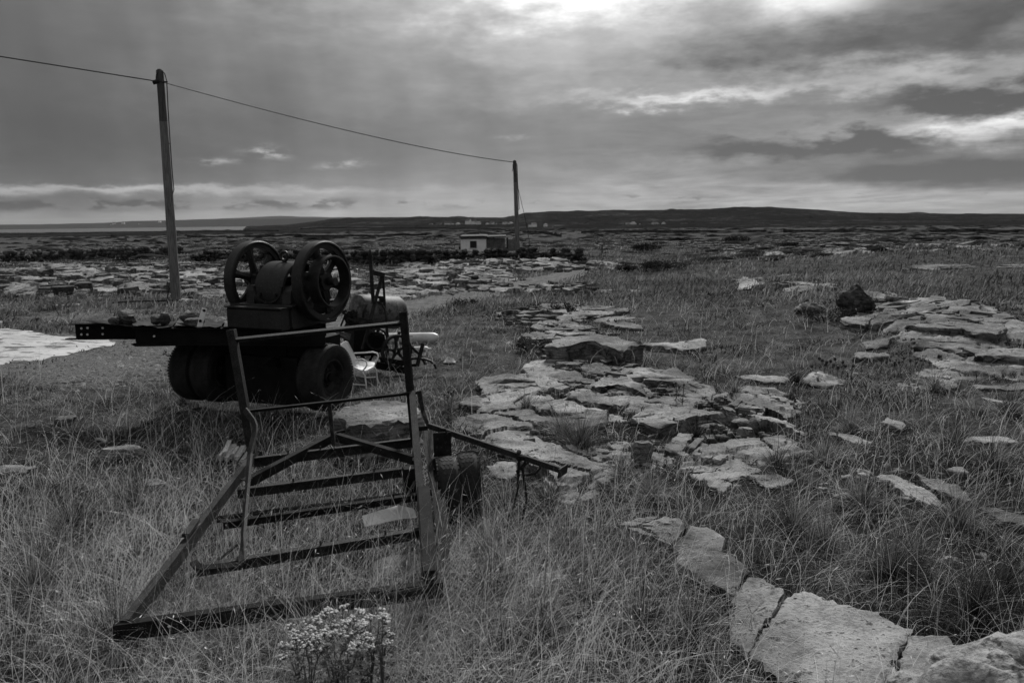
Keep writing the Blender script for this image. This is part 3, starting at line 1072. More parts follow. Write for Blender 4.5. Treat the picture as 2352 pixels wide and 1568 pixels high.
# ------------------------------------------------------------------ the living rock: jointed pavement breaking through the turf
def bedrock(x, y):
    """height of the rock above the turf; below zero it is buried"""
    x = np.asarray(x, float)
    y = np.asarray(y, float)
    d = np.hypot(x, y)
    rk, gv = cover(x, y)
    fld = sstep(17, 27, d)
    m = rk + (fbm(x / 1.3, y / 1.3, 5, 201, .55) - .5) * 1.15 - .36
    wx = (fbm(x * .9, y * .9, 4, 205) - .5) * 1.1
    wy = (fbm(x * .9, y * .9, 4, 206) - .5) * 1.1
    sp1, sp2 = .72 + .25 * fld, 1.05 + .3 * fld
    s1 = (x * math.cos(.62) + y * math.sin(.62) + wx) / sp1
    s2 = (x * math.cos(2.06) + y * math.sin(2.06) + wy) / sp2
    c1_, c2_ = np.floor(s1), np.floor(s2)
    e1, e2 = (.5 - np.abs(s1 - c1_ - .5)) * sp1, (.5 - np.abs(s2 - c2_ - .5)) * sp2
    open1 = _hash(c1_ + (s1 - c1_ > .5), np.zeros_like(c1_), 3)
    w1 = .012 + .05 * open1 ** 3
    w2 = .010 + .03 * fbm(x, y, 2, 8) ** 2
    crack = np.maximum(1 - sstep(.3, 1.0, e1 / (w1 + .022 * fld)), .8 * (1 - sstep(.3, 1.0, e2 / (w2 + .022 * fld))))
    blk = _hash(c1_, c2_, 77)
    tilt = (_hash(c1_, c2_, 78) - .5) * (s1 - c1_ - .5) * .10 + (_hash(c1_, c2_, 79) - .5) * (s2 - c2_ - .5) * .10
    lift = np.clip(m * .42, -.20, .13)
    ter = np.floor(lift / .045) * .045
    lift = .35 * lift + .65 * ter
    h = lift + np.where(m > -.05, (blk - .5) * (.075 + .22 * fld) + tilt * (1 + fld), 0)
    h = h - np.where(_hash(c1_, c2_, 80) < .16 + .34 * fld, .18, 0)
    h = h + (fbm(x * 6, y * 6, 4, 209, .6) - .5) * .05 - crack * (.09 + .06 * fld)
    return h - .012


def outcrop_sheet():
    rr = np.geomspace(4.4, 64, 640)
    aa = np.radians(np.linspace(-34.5, 34.5, 560))
    A, RR = np.meshgrid(aa, rr)
    x, y = np.sin(A) * RR, np.cos(A) * RR
    hb = bedrock(x, y)
    clear = np.zeros(x.shape, bool)
    for cx, cy, cr in CLEAR:
        clear |= np.hypot(x - cx, y - cy) < cr * .8
    hb = np.where(clear, -.3, hb)
    z = H(x, y) + hb
    na, nr = len(aa), len(rr)
    up = hb > -.02
    q = up[:-1, :-1] | up[1:, :-1] | up[:-1, 1:] | up[1:, 1:]
    i, j = np.nonzero(q)
    a = i * na + j
    F4 = np.stack([a, a + 1, a + na + 1, a + na], -1)
    used, inv = np.unique(F4, return_inverse=True)
    V = np.stack([x, y, z], -1).reshape(-1, 3)[used]
    o = np_mesh('bedrock', V, inv.reshape(-1), np.full(len(F4), 4), M['rock'], None, pavement, smooth=True)
    o.data.set_sharp_from_angle(angle=R(42))
    return o


CLEAR = [(-3.2, 11.2, 3.0), (-.9, 12.5, 1.2), (-1.2, 14.5, 1.6), (-5.5, 11, 1.8), (-1.6, 7.0, 2.6), (-5.6, 27.2, .5), (-3.2, 84, 5)]
outcrop_sheet()

# ------------------------------------------------------------------ loose stones and boulders
def stone_mesh(mb, c, size, seed, yaw=0.0, blocky=.5, mi=0, nu=12, nv=8):
    """a broken block: cut by random planes, then roughened"""
    g = np.random.default_rng(seed)
    cuts = []
    for k in range(11):
        d = nrm(g.normal(0, 1, 3))
        cuts.append((d, .62 + .36 * g.random()))
    for d in ((1, 0, 0), (-1, 0, 0), (0, 1, 0), (0, -1, 0), (0, 0, 1), (0, 0, -1)):
        d = nrm(np.array(d) + g.normal(0, .14, 3))
        cuts.append((d, .70 - .12 * blocky + .16 * g.random()))
    V = []
    cy, sy = math.cos(yaw), math.sin(yaw)
    for i in range(nv + 1):
        th = math.pi * i / nv
        for j in range(nu):
            ph = 2 * math.pi * j / nu + .2 * i
            d = np.array([math.sin(th) * math.cos(ph), math.sin(th) * math.sin(ph), math.cos(th)])
            r = 1.0
            for q, o in cuts:
                k = d @ q
                if k > 1e-3:
                    r = min(r, o / k)
            r *= 1 + .05 * (g.random() - .5)
            p = d * r * np.asarray(size) * .5 / .72
            V.append((c[0] + p[0] * cy - p[1] * sy, c[1] + p[0] * sy + p[1] * cy, c[2] + p[2]))
    fs = []
    for i in range(nv):
        for j in range(nu):
            fs.append((i * nu + j, (i + 1) * nu + j, (i + 1) * nu + (j + 1) % nu, i * nu + (j + 1) % nu))
    mb.add(V, fs, mi)
    return mb


def stone(name, label, cat, u, v, size, seed, yaw=0.0, mat='rock', group=None, sink=.2, at=None, nu=16, nv=10, blocky=.5):
    """v is where the stone meets the ground in front"""
    p = np.array(at, float) if at is not None else G(u, v, 0)
    if at is None:
        hd = np.array([p[0], p[1], 0])
        p = p + nrm(hd) * size[1] * .35
        p[2] = hz(p[0], p[1])
    mb = MB()
    stone_mesh(mb, (p[0], p[1], p[2] + size[2] * (.5 - sink)), size, seed, yaw, blocky, 0, nu, nv)
    o = mb.build(name, M[mat], None, smooth=R(32), origin=p)
    tag(o, label, cat, group)
    a = np.linspace(0, 2 * math.pi, 12, endpoint=False)
    if at is None:
        SLAB_POLYS.append(np.stack([p[0] + np.cos(a) * size[0] * .42, p[1] + np.sin(a) * size[1] * .42], -1))
    return o


# two beds that stand out by themselves
o = slab(c1([(660, 402), (740, 360), (880, 338), (1010, 328), (1180, 345), (1340, 380), (1250, 402), (1170, 440), (1120, 418), (1000, 382), (860, 388), (750, 412)]), .34, .40, None, .02, 'rock_slab')
tag(o, 'broad pale flat-topped rock slab with a dark undercut front, central in the rocky ridge', 'rock slab')
o = slab([(765, 952), (790, 930), (850, 917), (905, 915), (950, 926), (968, 945), (945, 957), (880, 968), (800, 972)], .42, .5, None, .024, 'boulder', crag=.05)
tag(o, 'big cream-topped block of rock behind the rusty trailer headboard', 'boulder')
def lump(name, label, cat, c, size, seed, mat, nu=64, nv=44, rough=.2, pw=3.2):
    """a weathered lump whose surface is broken up at every scale"""
    mb = MB()
    V, fs = [], []
    th, ph = np.meshgrid(np.pi * np.arange(nv + 1) / nv, 2 * np.pi * np.arange(nu) / nu, indexing='ij')
    d = np.stack([np.sin(th) * np.cos(ph), np.sin(th) * np.sin(ph), np.cos(th)], -1)
    a = fbm(d[..., 0] * 1.6 + d[..., 2] * 1.1 + seed, d[..., 1] * 1.6 - d[..., 2] * .9, 5, seed, .58) - .5
    b = fbm(d[..., 0] * 7 - d[..., 2] * 5, d[..., 1] * 7 + d[..., 2] * 6 + seed, 4, seed + 9, .6) - .5
    e = np.sum(np.abs(d) ** pw, -1) ** (-1 / pw)
    if pw < 3:                                            # a pointed block: narrower towards the top
        e = e * (1 - .28 * np.clip(d[..., 2], 0, 1) * (1 - np.abs(d[..., 2]) ** 6) * (1 + .8 * d[..., 0]))
    r = e * (1 + rough * 2 * a + rough * .5 * b)
    p = d * r[..., None] * np.asarray(size) / 2 + np.asarray(c) + np.array([0, 0, size[2] * .46])
    V = p.reshape(-1, 3)
    for i in range(nv):
        for j in range(nu):
            fs.append((i * nu + j, (i + 1) * nu + j, (i + 1) * nu + (j + 1) % nu, i * nu + (j + 1) % nu))
    o = mb.add(V, fs).build(name, M[mat], None, smooth=True, origin=c)
    return tag(o, label, cat)


_p = G(1972, 724)
lump('boulder', 'dark upright boulder standing at the head of the right-hand ledges', 'boulder', (_p[0], _p[1] + .2, _p[2] - .06), (.84, .55, .78), 7, 'rock_dark', 48, 34, .46, 1.9)
_p = G(1866, 718)
lump('boulder', 'small dark wedge of rock in the grass beside the upright boulder', 'boulder', (_p[0], _p[1] + .15, _p[2] - .05), (.72, .4, .30), 12, 'rock_dark', 40, 28, .42, 1.9)
stone('stone', 'rounded knob of stone among the rubble below the ribbed rocks', 'stone', 1474, 1062, (.22, .2, .26), 12, .2)
for (u, v, sx, sz, sd, lab) in [(1672, 972, .20, .20, 21, 'leftmost upright chip of the broken stone heap beside the slotted rock'), (1722, 958, .34, .16, 22, 'flat-topped dark fragment at the head of the broken stone heap'),
                                (1700, 985, .26, .12, 23, 'thin pale flake on the left of the broken stone heap'), (1732, 1000, .16, .24, 24, 'tall narrow fragment on the right of the broken stone heap'),
                                (1716, 1012, .24, .16, 25, 'squat angular fragment at the foot of the broken stone heap')]:
    stone('stone', lab, 'stone', u, v, (sx, .16, sz), sd, sd * .7, group='broken stones beside the slotted rock', sink=.1, blocky=.9)
stone('stone', 'small pale stone in the grass left of the trailer rail', 'stone', 360, 1143, (.24, .2, .2), 31, .4)
stone('stone', 'cream lump of rock inside the near end of the trailer frame', 'stone', 915, 1340, (.42, .3, .13), 33, .5, 'rock')
stone('stone', 'pale mossy stone under the ragwort flowers', 'stone', 835, 1500, (.42, .26, .16), 35, .4, 'rock')
stone('stone', 'low pale stone lying in the turf at the far left edge', 'stone', 20, 1098, (.5, .25, .12), 36, .1)
stone('stone', 'flat grey stone half sunk in the grass left of centre', 'stone', 275, 1060, (.45, .3, .18), 37, .3)
stone('stone', 'tiny white stone on the gravel left of the crusher', 'stone', 72, 990, (.14, .12, .09), 38, .2)
stone('stone', 'rounded pale stone by the driftwood stick', 'stone', 150, 975, (.26, .2, .12), 39, .2)
stone('stone', 'thin pointed flake of limestone lying on the moss right of the tow bar', 'stone', 1635, 986, (.36, .16, .06), 40, .2)
lump('boulder', 'big blurred pale rock close up in the bottom corner', 'rock', (1.66, 2.34, -.02), (1.05, .62, 1.26), 44, 'rock')


# ------------------------------------------------------------------ broken pavement of the middle distance
def in_polys(x, y, polys, grow=1.0):
    inside = np.zeros(len(x), bool)
    for Q in polys:
        c = Q.mean(0)
        q = c + (Q - c) * grow
        lo, hi = q.min(0), q.max(0)
        k = np.nonzero((x > lo[0]) & (x < hi[0]) & (y > lo[1]) & (y < hi[1]) & ~inside)[0]
        if len(k) == 0:
            continue
        px, py = x[k], y[k]
        r = np.zeros(len(k), bool)
        a, b = q, np.roll(q, -1, 0)
        for (x0, y0), (x1, y1) in zip(a, b):
            hit = ((y0 > py) != (y1 > py)) & (px < (x1 - x0) * (py - y0) / (y1 - y0 + 1e-12) + x0)
            r ^= hit
        inside[k] |= r
    return inside


def scatter(n, r0, r1, fan=36, pw=0.0, seed=1):
    """points spread so that near and far ground get a like share"""
    g = np.random.default_rng(seed)
    t = g.random(n)
    if pw == 0:
        r = r0 * (r1 / r0) ** t
    else:
        r = (r0 ** pw + t * (r1 ** pw - r0 ** pw)) ** (1 / pw)
    a = np.radians(g.uniform(-fan, fan, n))
    return np.sin(a) * r, np.cos(a) * r, g


# a dozen bed shapes, shared by the pieces of the pavement
protos = []
for k in range(14):
    g = np.random.default_rng(500 + k)
    n = int(g.integers(5, 8))
    an = np.sort(g.uniform(0, 2 * math.pi, n) * .25 + np.arange(n) * 2 * math.pi / n)
    ra = g.uniform(.38, .56, n)
    ring = np.stack([np.cos(an) * ra, np.sin(an) * ra * g.uniform(.55, .9)], -1)
    mb = MB()
    top = [(p[0] * .95, p[1] * .95, .5 + g.normal(0, .07)) for p in ring]
    mid = [(p[0] * 1.02, p[1] * 1.02, .22 + g.normal(0, .06)) for p in ring]
    low = [(p[0] * (1.03 + g.normal(0, .03)), p[1] * 1.03, -.6) for p in ring]
    vs = low + mid + top + [(g.normal(0, .05), g.normal(0, .05), .56)]
    fs = []
    for q in (0, n):
        fs += [(q + i, q + (i + 1) % n, q + n + (i + 1) % n, q + n + i) for i in range(n)]
    fs += [(2 * n + i, 2 * n + (i + 1) % n, 3 * n) for i in range(n)]
    protos.append((np.array(vs), fs))
proto_me = []
for vs, fs in protos:
    me = bpy.data.meshes.new('slab')
    me.from_pydata([tuple(p) for p in vs], [], fs)
    me.materials.append(M['rock'])
    proto_me.append(me)


def bed_field(n, r0, r1, seed, thr, size):
    x, y, g = scatter(n, r0, r1, 36, 0, seed)
    z = H(x, y)
    rk, gv = cover(x, y, z)
    clump = fbm(x / (1.2 + .05 * y), y / (1.2 + .05 * y) * 1.6, 4, 77)
    ok = rk + (clump - .5) * 1.1 > thr
    ok &= ~in_polys(x, y, SLAB_POLYS, 1.0)
    for cx, cy, cr in CLEAR:
        ok &= np.hypot(x - cx, y - cy) > cr
    x, y, z = x[ok], y[ok], z[ok]
    d = np.hypot(x, y)
    s = size * np.minimum(g.lognormal(0, .42, len(x)), 1.9) * (d / 25) ** .42
    return x, y, z, s, g


out_far = structure_root('limestone_outcrop')
bx, by, bz, bs, g = bed_field(9000, 12, 60, 5, .52, .40)
order = np.argsort(-(bs / np.hypot(bx, by)))
big = order[:290]
for k in big:
    o = bpy.data.objects.new('slab', proto_me[int(g.integers(len(proto_me)))])
    COL.objects.link(o)
    o.parent = out_far
    o.location = (bx[k], by[k], bz[k])
    o.rotation_euler = (g.normal(0, .08), g.normal(0, .08), g.uniform(-.5, .5) + (math.pi if g.random() < .5 else 0))
    o.scale = (bs[k], bs[k] * g.uniform(.7, 1.1), g.uniform(.10, .34) * (bs[k] ** .5) * (1 + .9 * sstep(16, 26, np.hypot(bx[k], by[k]))))
    SLAB_POLYS.append(np.stack([bx[k] + np.cos(np.linspace(0, 6.28, 9)[:-1]) * bs[k] * .42, by[k] + np.sin(np.linspace(0, 6.28, 9)[:-1]) * bs[k] * .32], -1))


def join_beds(name, x, y, z, s, g, mat, parent=None, flat=(.10, .32)):
    V, Fc, C, o = [], [], [], 0
    pick = g.integers(0, len(protos), len(x))
    yaw = g.uniform(-.6, .6, len(x)) + math.pi * (g.random(len(x)) < .5)
    hh = g.uniform(*flat, len(x)) * np.sqrt(s)
    asp = g.uniform(.65, 1.1, len(x))
    for k in range(len(x)):
        vs, fs = protos[pick[k]]
        c, sn = math.cos(yaw[k]), math.sin(yaw[k])
        px, py = vs[:, 0] * s[k], vs[:, 1] * s[k] * asp[k]
        V.append(np.stack([x[k] + px * c - py * sn, y[k] + px * sn + py * c, z[k] + vs[:, 2] * hh[k]], -1))
        for f in fs:
            Fc.extend([i + o for i in f])
            C.append(len(f))
        o += len(vs)
    return np_mesh(name, np.concatenate(V), Fc, C, mat, 'stuff', parent)


rest = order[290:]
join_beds('rubble', bx[rest], by[rest], bz[rest], bs[rest] * .8, g, M['rubble'], out_far, (.16, .5))
x, y, z, s, g = bed_field(14000, 55, 640, 6, .50, .42)
join_beds('scattered_rock', x, y, z, s, g, M['rubble'], out_far, (.16, .42))
x, y, z, s, g = bed_field(12000, 4.5, 30, 9, .43, .12)
join_beds('rock_debris', x, y, z, s, g, M['rubble'], out_far, (.2, .5))

# low dark scrub over the plain
x, y, g = scatter(9000, 45, 640, 36, 0, 14)
z = H(x, y)
ok = (fbm(x / 14, y / 9, 4, 12) + .10 * g.normal(0, 1, len(x)) > .49) & ~((np.abs(x + 2.5) < 5) & (y < 92) & (y > 60))
x, y, z = x[ok], y[ok], z[ok]
n = len(x)
s = g.lognormal(-.9, .4, n) * (np.hypot(x, y) / 80) ** .6
oc = np.array([(1, 0, 0), (.3, .9, 0), (-.9, .3, 0), (-.3, -.9, 0), (.5, .2, .5), (-.4, .3, .6), (0, -.5, .5), (0, 0, .75)])
V = np.stack([x, y, z - .05], -1)[:, None, :] + (oc[None] * s[:, None, None] * np.array([2.2, .9, .5])) * g.uniform(.6, 1.4, (n, 8, 3))
fs = np.array([(0, 1, 4), (1, 2, 5), (2, 3, 6), (3, 0, 4), (1, 5, 4), (2, 6, 5), (3, 4, 6), (4, 5, 7), (5, 6, 7), (6, 4, 7)])
Fi = (fs[None] + (np.arange(n) * 8)[:, None, None]).reshape(-1)
np_mesh('undergrowth', V.reshape(-1, 3), Fi, np.full(n * 10, 3), M['scrub'], 'stuff')

# pebbles of the gravel by the track
x, y, g = scatter(26000, 6, 34, 36, 0, 15)
z = H(x, y)
rk, gv = cover(x, y, z)
ok = gv + (fbm(x * 1.4, y * 1.4, 3, 5) - .5) * .9 > .42
x, y, z = x[ok], y[ok], z[ok]
n = len(x)
s = g.lognormal(-3.55, .45, n)
oc = np.array([(1, 0, 0), (-.9, .2, 0), (.1, 1, .1), (0, -1, 0), (0, .1, .75), (0, 0, -.6)])
V = np.stack([x, y, z], -1)[:, None, :] + (oc[None] * s[:, None, None]) * g.uniform(.6, 1.3, (n, 6, 3))
fs = np.array([(0, 2, 4), (2, 1, 4), (1, 3, 4), (3, 0, 4)])
Fi = (fs[None] + (np.arange(n) * 6)[:, None, None]).reshape(-1)
np_mesh('gravel', V.reshape(-1, 3), Fi, np.full(n * 4, 3), M['rubble'], 'stuff')

# the bleached concrete pad at the left
pad_px = [(-320, 742), (-150, 746), (0, 752), (90, 764), (175, 772), (240, 776), (272, 784), (255, 792), (190, 805), (120, 818), (40, 829), (-60, 838), (-320, 850)]
pp = np.array([G(u, v, .04)[:2] for u, v in pad_px])
mb, c, Q = slab_mesh(pp, .035, .1, 900, .008, 90, .012)
SLAB_POLYS.append(Q)
mb.build('pavement', M['concrete'], None, smooth=R(40), origin=(c[0], c[1], hz(*c)), kind='structure')


# faint grassy track curving back towards the hut
M['path'] = simple('worn_track_turf', .05, .16, 3.5, .95, .8, 40, .1, coord='Position', speck=.4, speck_scale=9, c_speck=.03)
tk = np.array([(760, 770), (840, 735), (930, 708), (1030, 688), (1130, 670), (1220, 652), (1290, 634), (1335, 616), (1365, 600)], float)
tt = np.linspace(0, len(tk) - 1, 60)
tk = np.stack([np.interp(tt, np.arange(len(tk)), tk[:, k]) for k in (0, 1)], -1)
cl = np.array([G(u, v)[:2] for u, v in tk])
for _ in range(4):
    cl[1:-1] = .5 * cl[1:-1] + .25 * (cl[2:] + cl[:-2])
tg_ = np.gradient(cl, axis=0)
nn_ = np.stack([-tg_[:, 1], tg_[:, 0]], -1) / np.linalg.norm(tg_, axis=1, keepdims=True)
V, fs = [], []
m = 13
for k in range(60):
    wd = 1.15 * (1 + .25 * (fbm(np.array([k * .4]), np.array([.5]), 3, 3)[0] - .5))
    for j in range(m):
        q = cl[k] + nn_[k] * wd * (j / (m - 1) * 2 - 1)
        V.append((q[0], q[1], hz(q[0], q[1]) + .022 - .06 * (j in (0, m - 1))))
for k in range(59):
    for j in range(m - 1):
        a = k * m + j
        fs.append((a, a + 1, a + m + 1, a + m))
MB().add(V, fs).build('path', M['path'], None, smooth=True, kind='structure')
TRACK = np.concatenate([cl + nn_ * .75, (cl - nn_ * .75)[::-1]])

# ------------------------------------------------------------------ dry stone walls
def stone_wall(label, line, size, rows, limit, mats, seed, thick=.4, group=None, ragged=.3):
    pts = [G(u, v) for u, v in line]
    root = thing('stone_wall', label, 'stone wall', (pts[0][0], pts[0][1], hz(pts[0][0], pts[0][1])), group)
    g = np.random.default_rng(seed)
    P = np.array(pts)[:, :2]
    L = np.linalg.norm(np.diff(P, axis=0), axis=1)
    cum = np.concatenate([[0], np.cumsum(L)])
    n = 0
    meshes = []
    for k in range(6):
        mb = MB()
        stone_mesh(mb, (0, 0, 0), (1, 1, 1), seed * 10 + k, 0, .8, 0, 8, 5)
        me = bpy.data.meshes.new('stone')
        me.from_pydata(mb.v, [], mb.f)
        meshes.append(me)
    s = 0.0
    for r in range(rows):
        s = g.uniform(0, size)
        while s < cum[-1] and n < limit:
            w = size * g.uniform(.7, 1.45)
            x = np.interp(s, cum, P[:, 0]) + g.normal(0, .04)
            y = np.interp(s, cum, P[:, 1]) + g.normal(0, .08)
            if r == rows - 1 and g.random() < ragged:
                s += w
                continue
            me = meshes[int(g.integers(6))]
            if not me.materials:
                me.materials.append(mats[0])
            o = bpy.data.objects.new('stone', me)
            COL.objects.link(o)
            o.parent = root
            h = size * g.uniform(.62, .85)
            zz = hz(x, y) + (r + .42) * size * .62
            o.location = Vector((x, y, zz)) - root.location
            o.scale = (w * 1.08, thick * g.uniform(.8, 1.2), h * 1.15)
            o.rotation_euler = (g.normal(0, .08), g.normal(0, .16), g.normal(0, .25))
            s += w * .93
            n += 1
    return root


stone_wall('dark dry stone field wall at the left, cut by the near pole', [(-60, 601), (90, 600), (180, 598), (300, 593), (385, 590), (415, 588)], .62, 3, 290, [M['wall_stone_pale']], 3, .5)
stone_wall('dark overgrown stone wall running behind the stone crusher', [(440, 601), (500, 598), (560, 600), (640, 602), (760, 604), (880, 607), (985, 607)], .46, 3, 290, [M['wall_stone']], 4, .5)
stone_wall('black dry stone wall in front of the white hut', [(985, 607), (1060, 600), (1150, 597), (1240, 597), (1300, 598), (1342, 600)], .42, 3, 290, [M['wall_stone']], 5, .5)


def far_wall(line, h, seed):
    g = np.random.default_rng(seed)
    pts = [G(u, v) for u, v in line]
    P = np.array(pts)[:, :2]
    L = np.linalg.norm(np.diff(P, axis=0), axis=1)
    cum = np.concatenate([[0], np.cumsum(L)])
    n = max(12, int(cum[-1] / 2.0))
    s = np.linspace(0, cum[-1], n)
    x, y = np.interp(s, cum, P[:, 0]), np.interp(s, cum, P[:, 1])
    top = h * (.8 + .4 * fbm(s / 6, s * 0 + seed, 3, seed))
    V, fs = [], []
    z = H(x, y)
    for k in range(n):
        V += [(x[k], y[k] - .35, z[k] - .4), (x[k], y[k] - .25, z[k] + top[k]), (x[k], y[k] + .25, z[k] + top[k]), (x[k], y[k] + .35, z[k] - .4)]
    for k in range(n - 1):
        for q in range(3):
            fs.append((k * 4 + q, k * 4 + q + 1, k * 4 + q + 5, k * 4 + q + 4))
    mb = MB().add(V, fs)
    return mb.build('field_wall', M['wall_stone'], None, origin=(x[0], y[0], z[0]))


for k, (ln, h, lab) in enumerate([([(690, 526), (850, 524), (1000, 525), (1150, 527), (1190, 533)], 1.0, 'long dark field wall in front of the far village cottages'),
                                  ([(1200, 534), (1250, 537), (1290, 544)], 1.0, 'short dark field wall slanting down right of the hut'),
                                  ([(1335, 536), (1380, 534), (1500, 534), (1620, 534), (1760, 533)], 1.0, 'dark field wall along the foot of the hill'),
                                  ([(1800, 534), (1960, 533), (2200, 533), (2400, 534)], 1.0, 'dark field wall under the right end of the hill'),
                                  ([(0, 536), (200, 535), (380, 533), (640, 531)], 1.2, 'faint field wall near the shore, left of the far pole'),
                                  ([(430, 545), (700, 543), (980, 541)], .9, 'thin field wall behind the two flywheels')]):
    tag(far_wall(ln, h, 60 + k), lab, 'stone wall')

# ------------------------------------------------------------------ poles and overhead cable


def pole(label, base_uv, top_uv, r0, r1, seed):
    b = G(*base_uv)
    t = PY(top_uv[0], top_uv[1], b[1])
    root = thing('utility_pole', label, 'utility pole', b)
    g = np.random.default_rng(seed)
    pts = [b + (t - b) * k / 14 for k in range(15)]
    pts[0] = pts[0] - np.array([0, 0, .4])
    rs = [r0 + (r1 - r0) * k / 14 + g.normal(0, .004) for k in range(15)]
    MB().tube(pts[:12], rs[:12], 16).build('shaft', M['pole'], root, smooth=R(40))
    mb = MB().tube(pts[11:] + [t + np.array([0, 0, .05])], rs[11:] + [r1 * .6], 16)
    mb.build('pole_top', M['pole_dark'], root, smooth=R(40))
    return root, b, t


rt, b1, t1 = pole('near wooden utility pole leaning left with a cable down its side', (405, 690), (367, 163), .16, .115, 1)
y1 = b1[1]
# the service cable on its side, standing off from the wood
cab = [PY(358, 188, y1 - .1), PY(359, 172, y1 - .14), PY(368, 160, y1 - .05), PY(378, 168, y1), PY(383, 186, y1), PY(386, 250, y1), PY(391, 330, y1), PY(396, 400, y1), PY(399.5, 436, y1), PY(396, 446, y1)]
MB().tube(cab, .016, 6).build('service_cable', M['wire'], rt)
for (u, v) in ((384, 188), (391, 330)):
    MB().bar(PY(u - 7, v, y1), PY(u + 1, v, y1), .03, .03).build('bracket', M['scrap'], rt)
MB().tube([PY(352, 190, y1 - .1), PY(366, 186, y1 - .1)], .07, 10).build('insulator', M['wire'], rt, smooth=R(40))
MB().tube([PY(406, 640, y1), PY(440, 694, y1 + .6)], .008, 6).build('stay_wire', M['scrap'], rt)
MB().tube([PY(389, 655, y1), PY(383, 700, y1 - .4)], .014, 6).build('stay_wire', M['scrap'], rt)
MB().tube([PY(390, 650, y1), PY(382, 690, y1 - .2)], .008, 6).build('stay_wire', M['scrap'], rt)

rt2, b2, t2 = pole('far wooden utility pole standing by the black wall and the white hut', (1190, 596), (1182, 370), .16, .12, 2)
y2 = b2[1]
MB().tube([PY(1184, 372, y2), PY(1187.5, 378, y2), PY(1189, 420, y2), PY(1192, 470, y2), PY(1192.5, 480, y2), PY(1191, 482, y2)], .03, 6).build('service_cable', M['wire'], rt2)
MB().tube([PY(1178, 377, y2), PY(1178, 388, y2), PY(1176.5, 394, y2)], .02, 6).build('insulator', M['wire'], rt2)
MB().tube([PY(1189.5, 430, y2), PY(1203.5, 489, y2 + 2), PY(1212, 530, y2 + 3), G(1221, 590)], .016, 5).build('stay_wire', M['scrap'], rt2)

pa, pb = PY(378, 190, y1 - .05), PY(1179, 372.5, y2)
n = 60
line = []
for k in range(n + 1):
    s = k / n
    p = pa * (1 - s) + pb * s
    line.append(p - np.array([0, 0, .30]) * 4 * s * (1 - s))
left = PY(0, 130, y1 - 2.2)
run = [pa * (1 - s) + left * s for s in np.linspace(0, 1, 6)][::-1]
far_l = left + (left - pa) * 3.0
run = [far_l] + run
mb = MB().tube(run[:-1] + line, [.017] * len(run[:-1]) + list(np.linspace(.017, .028, n + 1)), 6)
o = mb.build('overhead_cable', M['wire'], None, origin=pa)
tag(o, 'black twisted overhead cable sagging between the two utility poles', 'cable')

# ------------------------------------------------------------------ white hut beyond the wall
yh = 85.0


